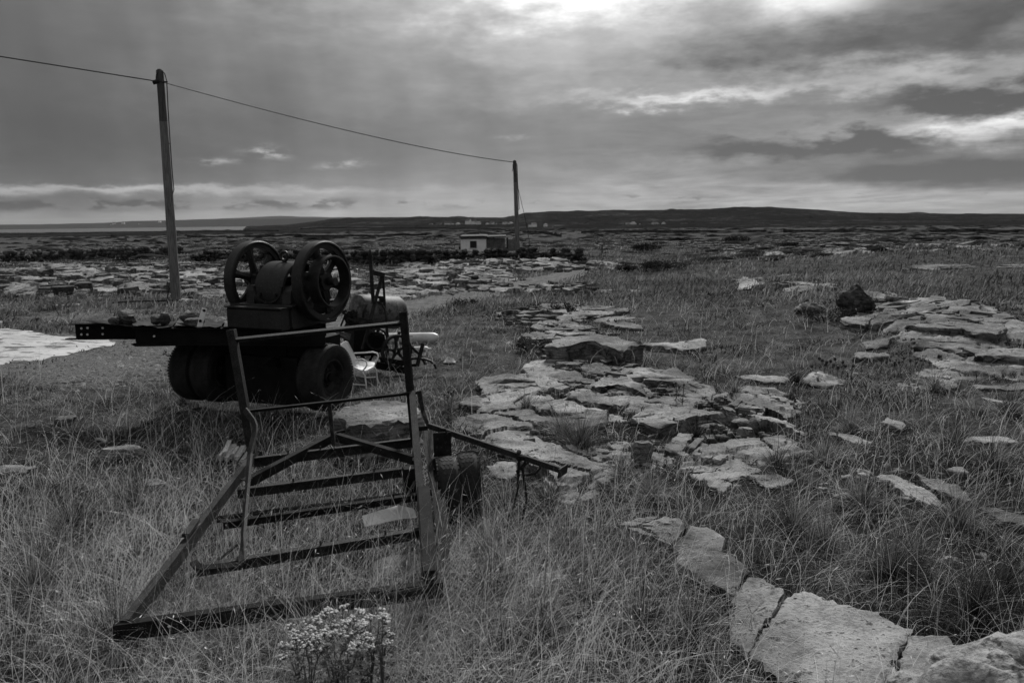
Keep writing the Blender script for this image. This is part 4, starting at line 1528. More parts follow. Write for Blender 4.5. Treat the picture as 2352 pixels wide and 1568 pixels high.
def hut():
    a, b = PY(1058.5, 577, yh), PY(1117, 577, yh)
    e = PY(1160, 575, yh)
    gz = min(hz(a[0], yh), hz(e[0], yh)) - .15
    zt = PY(1088, 547, yh)[2]
    root = thing('hut', 'small white flat-roofed hut with a dark window and grey board extension', 'hut', (a[0], yh, gz))
    w = b[0] - a[0]
    cx = (a[0] + b[0]) / 2
    wl, wr = PY(1079, 560, yh)[0], PY(1095.5, 560, yh)[0]
    wt, wb = PY(1087, 553, yh)[2], PY(1087, 570.5, yh)[2]
    D = 3.2
    f = MB()
    # front wall built round the window opening
    f.box(((a[0] + wl) / 2, yh + .06, (gz + zt) / 2), (wl - a[0], .12, zt - gz))
    f.box(((b[0] + wr) / 2, yh + .06, (gz + zt) / 2), (b[0] - wr, .12, zt - gz))
    f.box(((wl + wr) / 2, yh + .06, (wt + zt) / 2), (wr - wl, .12, zt - wt))
    f.box(((wl + wr) / 2, yh + .06, (gz + wb) / 2), (wr - wl, .12, wb - gz))
    f.box((a[0] + .06, yh + .12 + D / 2, (gz + zt) / 2), (.12, D, zt - gz))
    f.box((b[0] - .06, yh + .12 + D / 2, (gz + zt) / 2), (.12, D, zt - gz))
    f.box((cx, yh + .12 + D + .06, (gz + zt) / 2), (w, .12, zt - gz))
    f.build('wall', M['hut_white'], root)
    fa = PY(1088, 549.5, yh)[2]
    MB().box((cx, yh - .02, (fa + zt) / 2 + .02), (w + .02, .03, zt - fa + .03)).build('fascia', M['hut_grey'], root)
    wf = MB()
    for (p, q) in (((wl, wb), (wr, wb)), ((wr, wb), (wr, wt)), ((wr, wt), (wl, wt)), ((wl, wt), (wl, wb))):
        wf.bar((p[0], yh - .02, p[1]), (q[0], yh - .02, q[1]), .06, .05)
    win = wf.build('window', M['hut_white'], root)
    MB().box(((wl + wr) / 2, yh + .07, (wt + wb) / 2), (wr - wl, .02, wt - wb)).build('pane', M['window_dark'], win)
    MB().prism((cx, yh - .25, zt + .10), (cx, yh + D + .5, zt + .2), [(-w / 2 - .18, -.05), (w / 2 + .1, -.02), (w / 2 + .1, .12), (w / 2 - .3, .15), (-w / 2 - .05, .12), (-w / 2 - .18, .03)]).build('roof', M['roof_dark'], root)
    # boarded extension
    ze = PY(1140, 546, yh)[2]
    x0, x1 = b[0] + .02, e[0]
    nb = 9
    for k in range(nb):
        xa, xb = x0 + (x1 - x0) * k / nb, x0 + (x1 - x0) * (k + 1) / nb
        MB().box(((xa + xb) / 2, yh + .35 + .03 * (k % 2), (gz + ze) / 2), (xb - xa - .03, .05, ze - gz - .05 * (k % 3))).build('plank', M['sheet'], root)
    MB().box(((x0 + x1) / 2, yh + .42 + 1.2, (gz + ze) / 2 - .02), (x1 - x0 - .1, 2.3, ze - gz - .1)).build('extension_core', M['hut_grey'], root)
    MB().prism(((x0 + x1) / 2, yh - .05, ze + .04), ((x0 + x1) / 2, yh + 3, ze + .12), [(-(x1 - x0) / 2, -.06), ((x1 - x0) / 2 + .1, .02), ((x1 - x0) / 2 + .1, .14), (-(x1 - x0) / 2, .1)]).build('extension_roof', M['roof_dark'], root)
    xe = PY(1162, 560, yh)[0]
    MB().box((xe + .15, yh + .5, (gz + ze) / 2), (.16, .16, ze - gz)).build('corner_post', M['roof_dark'], root)
    return gz


gz = hut()
o = MB().box(PY(1172, 566, 86), (.62, .5, 1.6)).box(PY(1184, 564, 86.5), (.5, .4, 1.8)).build('water_tank', M['hut_grey'], None, origin=(PY(1172, 566, 86)[0], 86, gz))
tag(o, 'stacked grey sheet box leaning up beside the end of the hut', 'tank')
o = MB().box(PY(1050, 573, 85), (.32, .2, .85)).build('door_panel', M['pale_board'], None, origin=PY(1050, 580, 85))
tag(o, 'narrow pale board standing just left of the white hut', 'board')
o = MB().tube([PY(1102, 543, 88), PY(1102, 536, 88)], .045, 8).tube([PY(1102, 545, 88), PY(1102, 543, 88)], .06, 8).build('chimney_pipe', M['pale_board'], None, origin=PY(1102, 545, 88))
tag(o, 'thin pale pipe sticking up above the roof of the white hut', 'pipe')
o = MB().tube([G(1383, 584), PY(1383, 562, G(1383, 584)[1])], .06, 7).box(PY(1383, 563, G(1383, 584)[1]), (.5, .06, .12)).build('marker_post', M['pole_dark'], None, origin=G(1383, 584))
tag(o, 'lone dark marker post in the grass right of the stone wall', 'post')

# ------------------------------------------------------------------ far cottages


def cottage(u, v, d, s, yaw, label, group):
    q = PY(u, v, d)
    z = hz(q[0], q[1])
    if abs(z - q[2]) > 14:
        z = q[2]
    z = q[2] - 1.2
    L, W, E, Rf = 9 * s, 5.5 * s, 3.2 * s, 5.4 * s
    c, sn = math.cos(yaw), math.sin(yaw)

    def T(x, y, zz):
        return (q[0] + x * c - y * sn, q[1] + x * sn + y * c, z + zz)
    mb = MB()
    V = [T(-L / 2, -W / 2, -2), T(L / 2, -W / 2, -2), T(L / 2, W / 2, -2), T(-L / 2, W / 2, -2), T(-L / 2, -W / 2, E), T(L / 2, -W / 2, E), T(L / 2, W / 2, E), T(-L / 2, W / 2, E), T(-L / 2, 0, Rf), T(L / 2, 0, Rf)]
    mb.add(V, [(0, 1, 5, 4), (2, 3, 7, 6), (1, 2, 6, 9, 5), (3, 0, 4, 8, 7)], 0)
    e = .3
    V = [T(-L / 2 - e, -W / 2 - e, E - .15), T(L / 2 + e, -W / 2 - e, E - .15), T(L / 2 + e, W / 2 + e, E - .15), T(-L / 2 - e, W / 2 + e, E - .15), T(-L / 2 - e, 0, Rf + .12), T(L / 2 + e, 0, Rf + .12)]
    mb.add(V, [(0, 1, 5, 4), (2, 3, 4, 5)], 1)
    o = mb.build('cottage', [M['cottage'], M['slate']], None, origin=(q[0], q[1], z))
    return tag(o, label, 'house', group)


for k, (x, y) in enumerate([(15, 1000), (120, 1002), (240, 998), (300, 1003), (380, 998), (525, 962), (540, 1000), (600, 962), (650, 992), (780, 995), (850, 988), (870, 1006), (960, 1000), (1025, 992), (1100, 1000), (1150, 1006)]):
    cottage(987.8 + .168 * x, 348 + .168 * y, 1000, .52 + .16 * (k % 3), .5 * (k % 5) - .8, 'tiny white cottage in the far village left of the far pole', 'cottages of the far village')
for k, (u, v) in enumerate([(1219, 516.5), (1226, 516), (1253, 516.5), (1268, 525)]):
    cottage(u, v, 820, .5 + .1 * (k % 2), .6 * k, 'tiny white cottage below the hill just right of the far pole', 'cottages right of the far pole')
for k, (x, y) in enumerate([(573, 125), (605, 125), (625, 124), (655, 127), (705, 130), (722, 126), (737, 127), (760, 122), (850, 130)]):
    cottage(1128.9 + .52 * x, 451.6 + .52 * y, 850, .55 + .12 * (k % 3), .5 * (k % 4), 'small white cottage in the row under the middle of the hill', 'cottages under the hill')
for k, (x, y) in enumerate([(1340, 150), (1365, 150)]):
    cottage(1128.9 + .52 * x, 451.6 + .52 * y, 600, .5, .4 + k, 'white cottage alone under the right half of the hill', 'pair of cottages under the right of the hill')
for k, (x, y) in enumerate([(590, 381), (630, 381), (885, 368), (915, 367), (1075, 350), (1090, 337), (1340, 352), (1530, 320), (1180, 335)]):
    cottage(.24 * x, 432.8 + .24 * y, 4300, 1.7, .5 * (k % 4), 'white speck of a cottage on the headland across the water', 'cottages on the headland across the water')

# ------------------------------------------------------------------ crusher trailer and its load
AX = nrm((.93, -.36, 0.0))          # direction of the shaft and of the wheel axle
BX = np.array([-AX[1], AX[0], 0.0])   # across it, away from the camera
UPZ = np.array([0, 0, 1.0])


def tyre_parts(root, c, axis, r, w, rim_r, mat, tread='block', n=66, rim_mat='scrap', seed=0):
    """tyre > tread, plus a dished rim"""
    axis = nrm(axis)
    c = np.asarray(c, float)
    h = w / 2
    prof = [(rim_r, -h * .72), (rim_r + .02, -h * .9), (r * .80, -h * 1.02), (r * .93, -h * .98), (r * .985, -h * .84), (r, -h * .5), (r * 1.004, 0), (r, h * .5), (r * .985, h * .84), (r * .93, h * .98), (r * .80, h * 1.02), (rim_r + .02, h * .9), (rim_r, h * .72), (rim_r - .012, 0)]
    ty = MB().lathe(prof, c, axis, 56).build('tyre', M[mat], root, smooth=R(50))
    a, s, t = MB().frame(axis, (0, 0, 1))
    mb = MB()
    rows = 5
    for k in range(n):
        for q in range(rows):
            off = (q - (rows - 1) / 2) / ((rows - 1) / 2)
            th = 2 * math.pi * k / n
            e = math.cos(th) * s + math.sin(th) * t
            tg = -math.sin(th) * s + math.cos(th) * t
            zig = .014 * (1 if k % 2 else -1) * r / .48
            shoulder = abs(off) > .9
            hh = (.004 if abs(off) < .9 else .002) * r / .48
            rr = r * (.996 if not shoulder else .957)
            mb.box(c + e * (rr + hh * .3) + a * (off * h * (.74 if not shoulder else .86) + (0 if shoulder else zig)), (2 * math.pi * r / n * (.97 if not shoulder else .66), w / rows * (.70 if not shoulder else .9), hh * 2.4), tg + a * (0 if shoulder else (.5 if k % 2 else -.5)), e)
    mb.build('tread', M[mat], root, kind='stuff')
    rp = [(rim_r, -h * .70), (rim_r, h * .78), (rim_r - .03, h * .80), (rim_r - .045, h * .55), (rim_r * .78, h * .25), (rim_r * .55, h * .05), (rim_r * .5, h * .1), (rim_r * .32, h * .1), (rim_r * .3, h * .4), (rim_r * .12, h * .45), (.001, h * .45), (.001, -h * .1), (rim_r * .55, -h * .1), (rim_r * .8, 0), (rim_r - .05, -h * .55)]
    rm = MB().lathe(rp, c, axis, 40).build('rim', M[rim_mat], root, smooth=R(40))
    mb = MB()
    for k in range(8):
        e = math.cos(k * math.pi / 4) * s + math.sin(k * math.pi / 4) * t
        mb.tube([c + e * rim_r * .42 + a * h * .1, c + e * rim_r * .42 + a * h * .28], .014 * r / .48, 6)
    mb.build('wheel_nuts', M[rim_mat], root, kind='stuff')
    return ty


def flatbed():
    z1 = 1.23
    root = thing('flatbed_trailer', 'black flatbed trailer chassis on truck tyres, carrying the stone crusher', 'trailer', (-3.3, 11.0, hz(-3.3, 11)))
    # the two chassis girders, the further one sticking out more
    f0, f1 = PZ(172, 742, z1), PZ(748, 740, z1)
    n0, n1 = PZ(310, 752, z1), PZ(746, 754, z1)
    dz = np.array([0, 0, .115])
    gf = MB().ibeam(f0 - dz, f1 - dz, .13, .225).build('girder', M['iron_black'], root)
    gn = MB().ibeam(n0 - dz, n1 - dz, .13, .23).build('girder', M['iron_black'], root)
    # bent flange and torn end of the girders
    MB().sweep([f0 + np.array([-.10, -.05, -.215]), f0 + np.array([.1, -.07, -.22]), f0 + np.array([.5, -.07, -.222])], .1, .012).build('flange', M['iron_black'], gf)
    MB().sweep([n0 + np.array([0, -.09, -.21]), n0 + np.array([.06, -.10, -.235]), n0 + np.array([.3, -.10, -.235]), n0 + np.array([.9, -.09, -.228])], .08, .014).build('flange', M['iron_black'], gn)
    # bolt holes: pale daylight showing through, painted as bright discs
    for (u, v) in ((187, 754), (201, 753), (236, 753), (187, 768), (201, 768), (236, 767)):
        p = PY(u, v, f0[1] - .075)
        MB().disc(p, (0, 1, 0), .016, .012, 10).build('bolt_or_hole', M['white_plastic'], gf)
    for (u, v) in ((354, 772), (410, 773)):
        p = PY(u, v, n0[1] - .075)
        MB().disc(p, (0, 1, 0), .014, .012, 10).build('bolt_or_hole', M['white_plastic'], gn)
    # deck: rusted sheets, each curling differently
    g = np.random.default_rng(4)
    xs = np.linspace(0, 1, 6)
    for k in range(5):
        a0 = f0 + (f1 - f0) * (xs[k] * .94 + .035)
        a1 = f0 + (f1 - f0) * (xs[k + 1] * .94 + .03)
        b0 = n0 + (n1 - n0) * max(0, (xs[k] - .23) / .77)
        b1 = n0 + (n1 - n0) * max(0.02, (xs[k + 1] - .235) / .77)
        nu, nv = 8, 5
        V, fs = [], []
        for i in range(nu + 1):
            for j in range(nv + 1):
                s, t = i / nu, j / nv
                p = (a0 * (1 - s) + a1 * s) * (1 - t) + (b0 * (1 - s) + b1 * s) * t
                e = max(abs(s - .5), abs(t - .5)) * 2
                p = p + np.array([g.normal(0, .008), -.07 * t + .07 * (1 - t), .012 + .025 * g.random() * e ** 3 + .01 * math.sin(5 * s + k)])
                V.append(p)
        m = len(V)
        V += [p - np.array([0, 0, .007]) for p in V]
        for i in range(nu):
            for j in range(nv):
                q = i * (nv + 1) + j
                fs.append((q, q + 1, q + nv + 2, q + nv + 1))
                fs.append((m + q, m + q + nv + 1, m + q + nv + 2, m + q + 1))
        MB().add(V, fs).build('deck_plate', M['iron_worn'], root)
    for s in (.08, .3, .52, .74, .95):
        p, q = f0 + (f1 - f0) * (.25 + .73 * s), n0 + (n1 - n0) * s
        MB().channel(p - dz * 1.02, q - dz * 1.02, .06, .16).build('cross_member', M['iron_black'], root)
    # pale upright bracket bolted to the near girder
    br = MB().sweep([PY(456, 781, n0[1] - .10), PY(458, 752, n0[1] - .1), PY(464, 728, n0[1] - .08), PY(470, 708, n0[1] - .06)], .07, .012, up=(0, -1, 0))
    bk = br.build('bracket', M['white_paint'], root)
    for (u, v) in ((469, 713), (460, 737), (458, 778)):
        MB().disc(PY(u, v, n0[1] - .115), (0, 1, .1), .02, .012, 10).build('bolt_or_hole', M['iron_black'], bk)
    # pedestal under the crusher and sub frame
    wr = PZ(748, 866, .545)
    c = np.array([-2.95, 11.1, 0])
    MB().box(c + UPZ * .93 - BX * .05 - AX * .34, (1.5, .75, .22), AX).build('subframe', M['iron_black'], root)
    MB().box(c + UPZ * .62 - AX * .4, (1.2, .5, .42), AX).build('axle_box', M['iron_black'], root)
    MB().box(wr - AX * .92 - UPZ * .06 + BX * .12, (1.2, .6, .66), AX).build('belly_tank', M['iron_black'], root)
    MB().box(c + UPZ * .80 - AX * .2 - BX * .2, (.5, .5, .4), AX).build('tool_box', M['iron_black'], root)
    MB().box(c + UPZ * .8 - AX * .5 - BX * .35, (.9, .06, .42), AX).build('side_plate', M['iron_black'], root)
    MB().tube([wr + AX * .1, wr - AX * 2.3], .06, 12).build('axle', M['iron_black'], root)
    for k in range(5):
        MB().sweep([wr - AX * .62 - BX * (.55 - .06 * k) + UPZ * (.22 + .02 * k), wr - AX * .62 + UPZ * (.10 + .018 * k), wr - AX * .62 + BX * (.55 - .06 * k) + UPZ * (.22 + .02 * k)], .07, .012).build('leaf_spring', M['iron_black'], root)
    for off in (0.0, -1.78, -2.16):
        p = wr + AX * off
        tyre_parts(thing_wheel(root, p), p, AX, .455, .31, .26, 'rubber_grey')
    # daylight gap and pale scrap under the bed, painted as one pale plate
    MB().box(PY(576, 818, 11.6), (.05, .02, .11), (1, 0, .1)).build('daylight_plate', M['pale_board'], root)
    return root, z1


def thing_wheel(root, p):
    o = bpy.data.objects.new('wheel', None)
    COL.objects.link(o)
    o.parent = root
    o.location = Vector(p) - root.location
    return o


class _Abs:
    pass


def spoked_wheel(root, c, axis, r, w, rim_t, nsp, mat, hub_r, name='flywheel', spoke_w=.13, curve=.0, bolts=0):
    """rim, hub and flat tapering spokes as children"""
    a, s, t = MB().frame(axis, (0, 0, 1))
    c = np.asarray(c, float)
    h = w / 2
    prof = [(r - .012, -h), (r, -h + .012), (r, h - .012), (r - .012, h), (r - rim_t * .35, h), (r - rim_t * .45, h * .72), (r - rim_t, h * .62), (r - rim_t, -h * .62), (r - rim_t * .45, -h * .72), (r - rim_t * .35, -h)]
    rim = MB().lathe(prof, c, axis, 72).build(name, M[mat], root, smooth=R(35))
    MB().lathe([(.03, -h * 1.05), (hub_r, -h * 1.05), (hub_r, h * 1.05), (hub_r * .9, h * 1.12), (.03, h * 1.12)], c, axis, 28).build('hub', M[mat], rim, smooth=R(35), )
    for k in range(nsp):
        th = 2 * math.pi * k / nsp + .26
        e = math.cos(th) * s + math.sin(th) * t
        tg = -math.sin(th) * s + math.cos(th) * t
        mb = MB()
        V, fs = [], []
        for q in range(5):
            f = q / 4
            rr = hub_r * .8 + (r - rim_t * .9 - hub_r * .8) * f
            ww = spoke_w * (1.0 - .35 * math.sin(f * math.pi) if f < .5 else .65 + .75 * (f - .5) ** 1.5 * 1.6)
            dd = h * .55 * (1 - .25 * f)
            p = c + e * rr
            V += [p - tg * ww / 2 - a * dd * .5, p - a * dd, p + tg * ww / 2 - a * dd * .5, p + tg * ww / 2 + a * dd * .5, p + a * dd, p - tg * ww / 2 + a * dd * .5]
        for q in range(4):
            for i in range(6):
                fs.append((q * 6 + i, q * 6 + (i + 1) % 6, q * 6 + 6 + (i + 1) % 6, q * 6 + 6 + i))
        mb.add(V, fs).build('spoke', M[mat], rim)
    return rim


def crusher(z1):
    near, far = PY(741, 652, 10.62), PY(588, 636, 11.12)
    ax = nrm(far - near)
    ax = -nrm(np.array([ax[0], ax[1], 0]))           # points to the near flywheel
    zc = (near[2] + far[2]) / 2
    near[2] = far[2] = zc
    mid = (near + far) / 2
    bx = np.array([-ax[1], ax[0], 0])                # away from the camera
    half = np.linalg.norm(near - far) / 2
    root = thing('stone_crusher', 'black cast iron stone crusher with two big spoked flywheels, on the flatbed trailer', 'machine', (mid[0], mid[1], z1))
    f1 = spoked_wheel(root, near, ax, .535, .16, .095, 6, 'iron_worn', .12)
    f2 = spoked_wheel(root, far, ax, .535, .16, .095, 6, 'iron_worn', .12)
    MB().lathe([(.335, .03), (.345, .03), (.345, .20), (.335, .205), (.322, .20), (.322, .03)], near, ax, 56).build('pulley', M['iron_worn'], f1, smooth=R(35))
    MB().tube([far - ax * .18, near + ax * .22], .052, 20).build('shaft', M['iron_worn'], root, smooth=R(40))
    # cast body: plinth, cheeks with a hollow between, rounded hood over the jaw shaft
    L = half * 2 - .34
    c0 = np.array([mid[0], mid[1], 0])
    pl = MB()
    pl.bar(c0 - ax * (L / 2 + .12) + UPZ * (z1 + .165) - bx * .05, c0 + ax * (L / 2 + .06) + UPZ * (z1 + .165) - bx * .05, .92, .29)
    pl.bar(c0 - ax * (half - .10) + UPZ * (z1 + .155) - bx * .60, c0 + ax * (half - .14) + UPZ * (z1 + .155) - bx * .60, .16, .27)
    pl.build('plinth', M['iron_worn'], root)
    MB().bar(c0 - ax * (half - .08) + UPZ * (z1 + .302) - bx * .60, c0 + ax * (half - .12) + UPZ * (z1 + .302) - bx * .60, .20, .018).build('plinth_flange', M['iron_worn'], root)
    MB().bar(c0 - ax * (L / 2 + .15) + UPZ * (z1 + .318) - bx * .05, c0 + ax * (L / 2 + .09) + UPZ * (z1 + .318) - bx * .05, .98, .02).build('plinth_flange', M['iron_worn'], root)
    for sgn in (-1, 1):
        cc = c0 + ax * sgn * (L / 2 - .10)
        prof = []
        for (y, z) in ((-.42, .33), (-.40, .50), (-.34, .56), (-.20, .57), (-.15, zc - z1 + .04), (-.08, zc - z1 + .12), (.08, zc - z1 + .12), (.16, zc - z1 + .02), (.38, .50), (.42, .33)):
            prof.append((y, z))
        V = []
        for o in (-.07, .07):
            V += [cc + ax * o + bx * y + UPZ * (z1 + z) for y, z in prof]
        k = len(prof)
        fs = [(i, (i + 1) % k, k + (i + 1) % k, k + i) for i in range(k)] + [tuple(range(k - 1, -1, -1)), tuple(range(k, 2 * k))]
        MB().add(V, fs).build('cheek', M['iron_worn'], root)
        q = c0 + ax * sgn * (L / 2 + .02)
        MB().bar(q + UPZ * (zc - .03) - bx * .16, q + UPZ * (zc - .03) + bx * .16, .2, .2).build('bearing_block', M['iron_worn'], root)
        MB().tube([q + UPZ * (zc + .07), q + UPZ * (zc + .15)], [.035, .028], 10).tube([q + UPZ * (zc + .15), q + UPZ * (zc + .20)], .05, 10).build('grease_cup', M['iron_worn'], root)
        # curved web sweeping down from the cheek to the plinth
        pts = [cc - ax * sgn * (.07 + .26 * (1 - math.cos(x))) - bx * .36 + UPZ * (z1 + .34 + .22 * (1 - math.sin(x))) for x in np.linspace(0, math.pi / 2, 8)]
        MB().sweep(pts, .12, .02, up=ax).build('web', M['iron_worn'], root)
    hood = MB().lathe([(.395, -.25), (.41, -.24), (.41, .24), (.395, .25), (.375, .25), (.375, -.25)], c0 + UPZ * (zc - .15), ax, 36, True, (R(-25), R(205)), up=UPZ)
    hood.build('hood', M['iron_worn'], root, smooth=R(35))
    MB().bar(c0 - ax * .19 - bx * .33 + UPZ * (z1 + .42), c0 + ax * .19 - bx * .33 + UPZ * (z1 + .42), .06, .12).build('toggle_plate', M['iron_worn'], root)
    for k in range(5):
        p = c0 + ax * (-.14 + .07 * k) - bx * .37 + UPZ * (z1 + .36)
        MB().bar(p, p + UPZ * .11, .025, .03).build('jaw_rib', M['iron_worn'], root)
    for k in (-1, 1):
        p = c0 + ax * .13 * k - bx * .40 + UPZ * (zc - .16)
        MB().tube([p, p - bx * .05], .026, 6).build('hood_bolt', M['iron_worn'], root)
    # lifting eye
    e = c0 + UPZ * (zc + .33) - bx * .06
    pts = [e + ax * .06 * math.cos(x) + UPZ * .06 * math.sin(x) for x in np.linspace(0, 2 * math.pi, 21)]
    MB().tube(pts, .021, 8, False).tube([e - UPZ * .12, e - UPZ * .05], .03, 8).build('lifting_eye', M['iron_worn'], root, smooth=R(50))
    MB().tube([c0 - ax * (half - .15) + bx * .25 + UPZ * (zc + .23), c0 + ax * (half - .12) + bx * .25 + UPZ * (zc + .23)], .018, 8).build('tie_rod', M['iron_worn'], root)
    MB().tube([c0 - ax * (half - .25) - bx * .12 + UPZ * (zc - .02), c0 - ax * .25 - bx * .2 + UPZ * (zc - .06)], .075, 14).build('bearing_sleeve', M['iron_worn'], root, smooth=R(40))
    return root


fb, zdeck = flatbed()
crusher(zdeck)
for (u, v, s, sd, lab, y) in [(293, 740, (.36, .26, .24), 71, 'layered grey stone lying on the girder end of the flatbed, biggest there', 11.1),
                              (265, 743, (.2, .18, .13), 72, 'dark round stone tucked beside the biggest stone on the flatbed', 11.0),
                              (362, 741, (.2, .18, .15), 73, 'small dark lump, left one of two in the middle of the flatbed', 10.95),
                              (380, 739, (.17, .16, .19), 74, 'small dark lump, right one of two in the middle of the flatbed', 10.95),
                              (438, 737, (.40, .26, .17), 75, 'heap-shaped dark stone lying just left of the pale bracket on the flatbed', 11.0)]:
    p = PY(u, v, y)
    mb = MB()
    s = tuple(.84 * q for q in s)
    stone_mesh(mb, (p[0], p[1], zdeck + .02 + s[2] * .45), s, sd, sd, .4, 0, 14, 9)
    tag(mb.build('stone', M['rock_dark'], None, smooth=R(32), origin=(p[0], p[1], zdeck + .02)), lab, 'stone', 'stones lying on the flatbed')
p = PY(447, 742, 10.85)
mb = MB()
stone_mesh(mb, (p[0], p[1], zdeck + .06), (.26, .16, .12), 77, .3, .5, 0, 14, 9)
tag(mb.build('stone', M['rock'], None, smooth=R(32), origin=(p[0], p[1], zdeck + .02)), 'pale flat stone leaning on the dark one by the bracket on the flatbed', 'stone', 'stones lying on the flatbed')

# ------------------------------------------------------------------ white chair
def chair():
    y0, y1 = 12.0, 12.45
    b = G(848, 893)
    root = thing('tubular_chair', 'white tubular armchair with moulded seat standing behind the big truck tyre', 'chair', b)
    yn = b[1]
    yf = yn + .48
    W = 'white_paint'

    def N(u, v, k=0.0):
        return PY(u, v, yn + (yf - yn) * k)
    # back: hoop above a moulded shell
    MB().tube([N(757, 815, .9), N(754, 790, .95), N(754.5, 778, 1), N(758, 774, 1), N(772, 769, .55), N(776, 772, .5), N(783, 797, .35), N(789, 815, .3)], .013, 8).build('back_frame', M[W], root, smooth=R(50))
    V = [N(778, 793, .4), N(794, 783, .45), N(800, 786, .4), N(811, 806, .3), N(818, 822, .25), N(826, 833, .3), N(812, 842, .1), N(800, 830, .15), N(788, 810, .25)]
    vv = V + [p + np.array([-.01, .03, .0]) for p in V]
    k = len(V)
    MB().add(vv, [tuple(range(k)), tuple(range(2 * k - 1, k - 1, -1))] + [(i, i + k, (i + 1) % k + k, (i + 1) % k) for i in range(k)]).build('backrest', M[W], root)
    V = [N(812, 842, .0), N(826, 828, .95), N(846, 829, 1.0), N(862, 832, .85), N(858, 842, .45), N(840, 851, .02), N(825, 848, .0)]
    vv = V + [p - np.array([0, 0, .035]) for p in V]
    k = len(V)
    MB().add(vv, [tuple(range(k)), tuple(range(2 * k - 1, k - 1, -1))] + [(i, i + k, (i + 1) % k + k, (i + 1) % k) for i in range(k)]).build('seat', M[W], root)
    MB().tube([N(811, 811, .8), N(840, 809.5, .9), N(856, 808, .95), N(866, 811, .95), N(869.5, 818, .92), N(866, 826, .9), N(860, 832, .88)], .013, 8).build('armrest', M[W], root, smooth=R(50))
    MB().tube([N(816, 827, .1), N(832, 824.5, .05), N(841, 829, .02), N(843, 838, .0), N(838, 846, .0), N(833, 851, .0)], .013, 8).build('armrest', M[W], root, smooth=R(50))
    MB().tube([N(822, 848, .05), N(832, 853, 0), N(838, 862, 0), N(840, 876, 0), N(842.5, 899, 0)], .013, 8).build('leg', M[W], root, smooth=R(50))
    MB().tube([N(858, 840, .85), N(864, 850, .9), N(866, 865, .92), N(869, 886, .95)], .013, 8).build('leg', M[W], root, smooth=R(50))
    MB().tube([N(800, 848, .2), N(802, 870, .2), N(800, 899, .2)], .013, 8).build('leg', M[W], root, smooth=R(50))
    MB().tube([N(806, 830, .95), N(806, 860, .98), N(806, 886, 1)], .013, 8).build('leg', M[W], root, smooth=R(50))
    MB().tube([N(818, 862, .1), N(842, 866.5, .6), N(862, 866, .9)], .011, 8).build('stretcher', M[W], root)
    MB().tube([N(802, 882, .2), N(839, 884, 0)], .011, 8).build('stretcher', M[W], root)


chair()

# ------------------------------------------------------------------ scrap machinery behind it
def p6(x, y):
    return (733.8 + .204 * x, 583.3 + .204 * y)


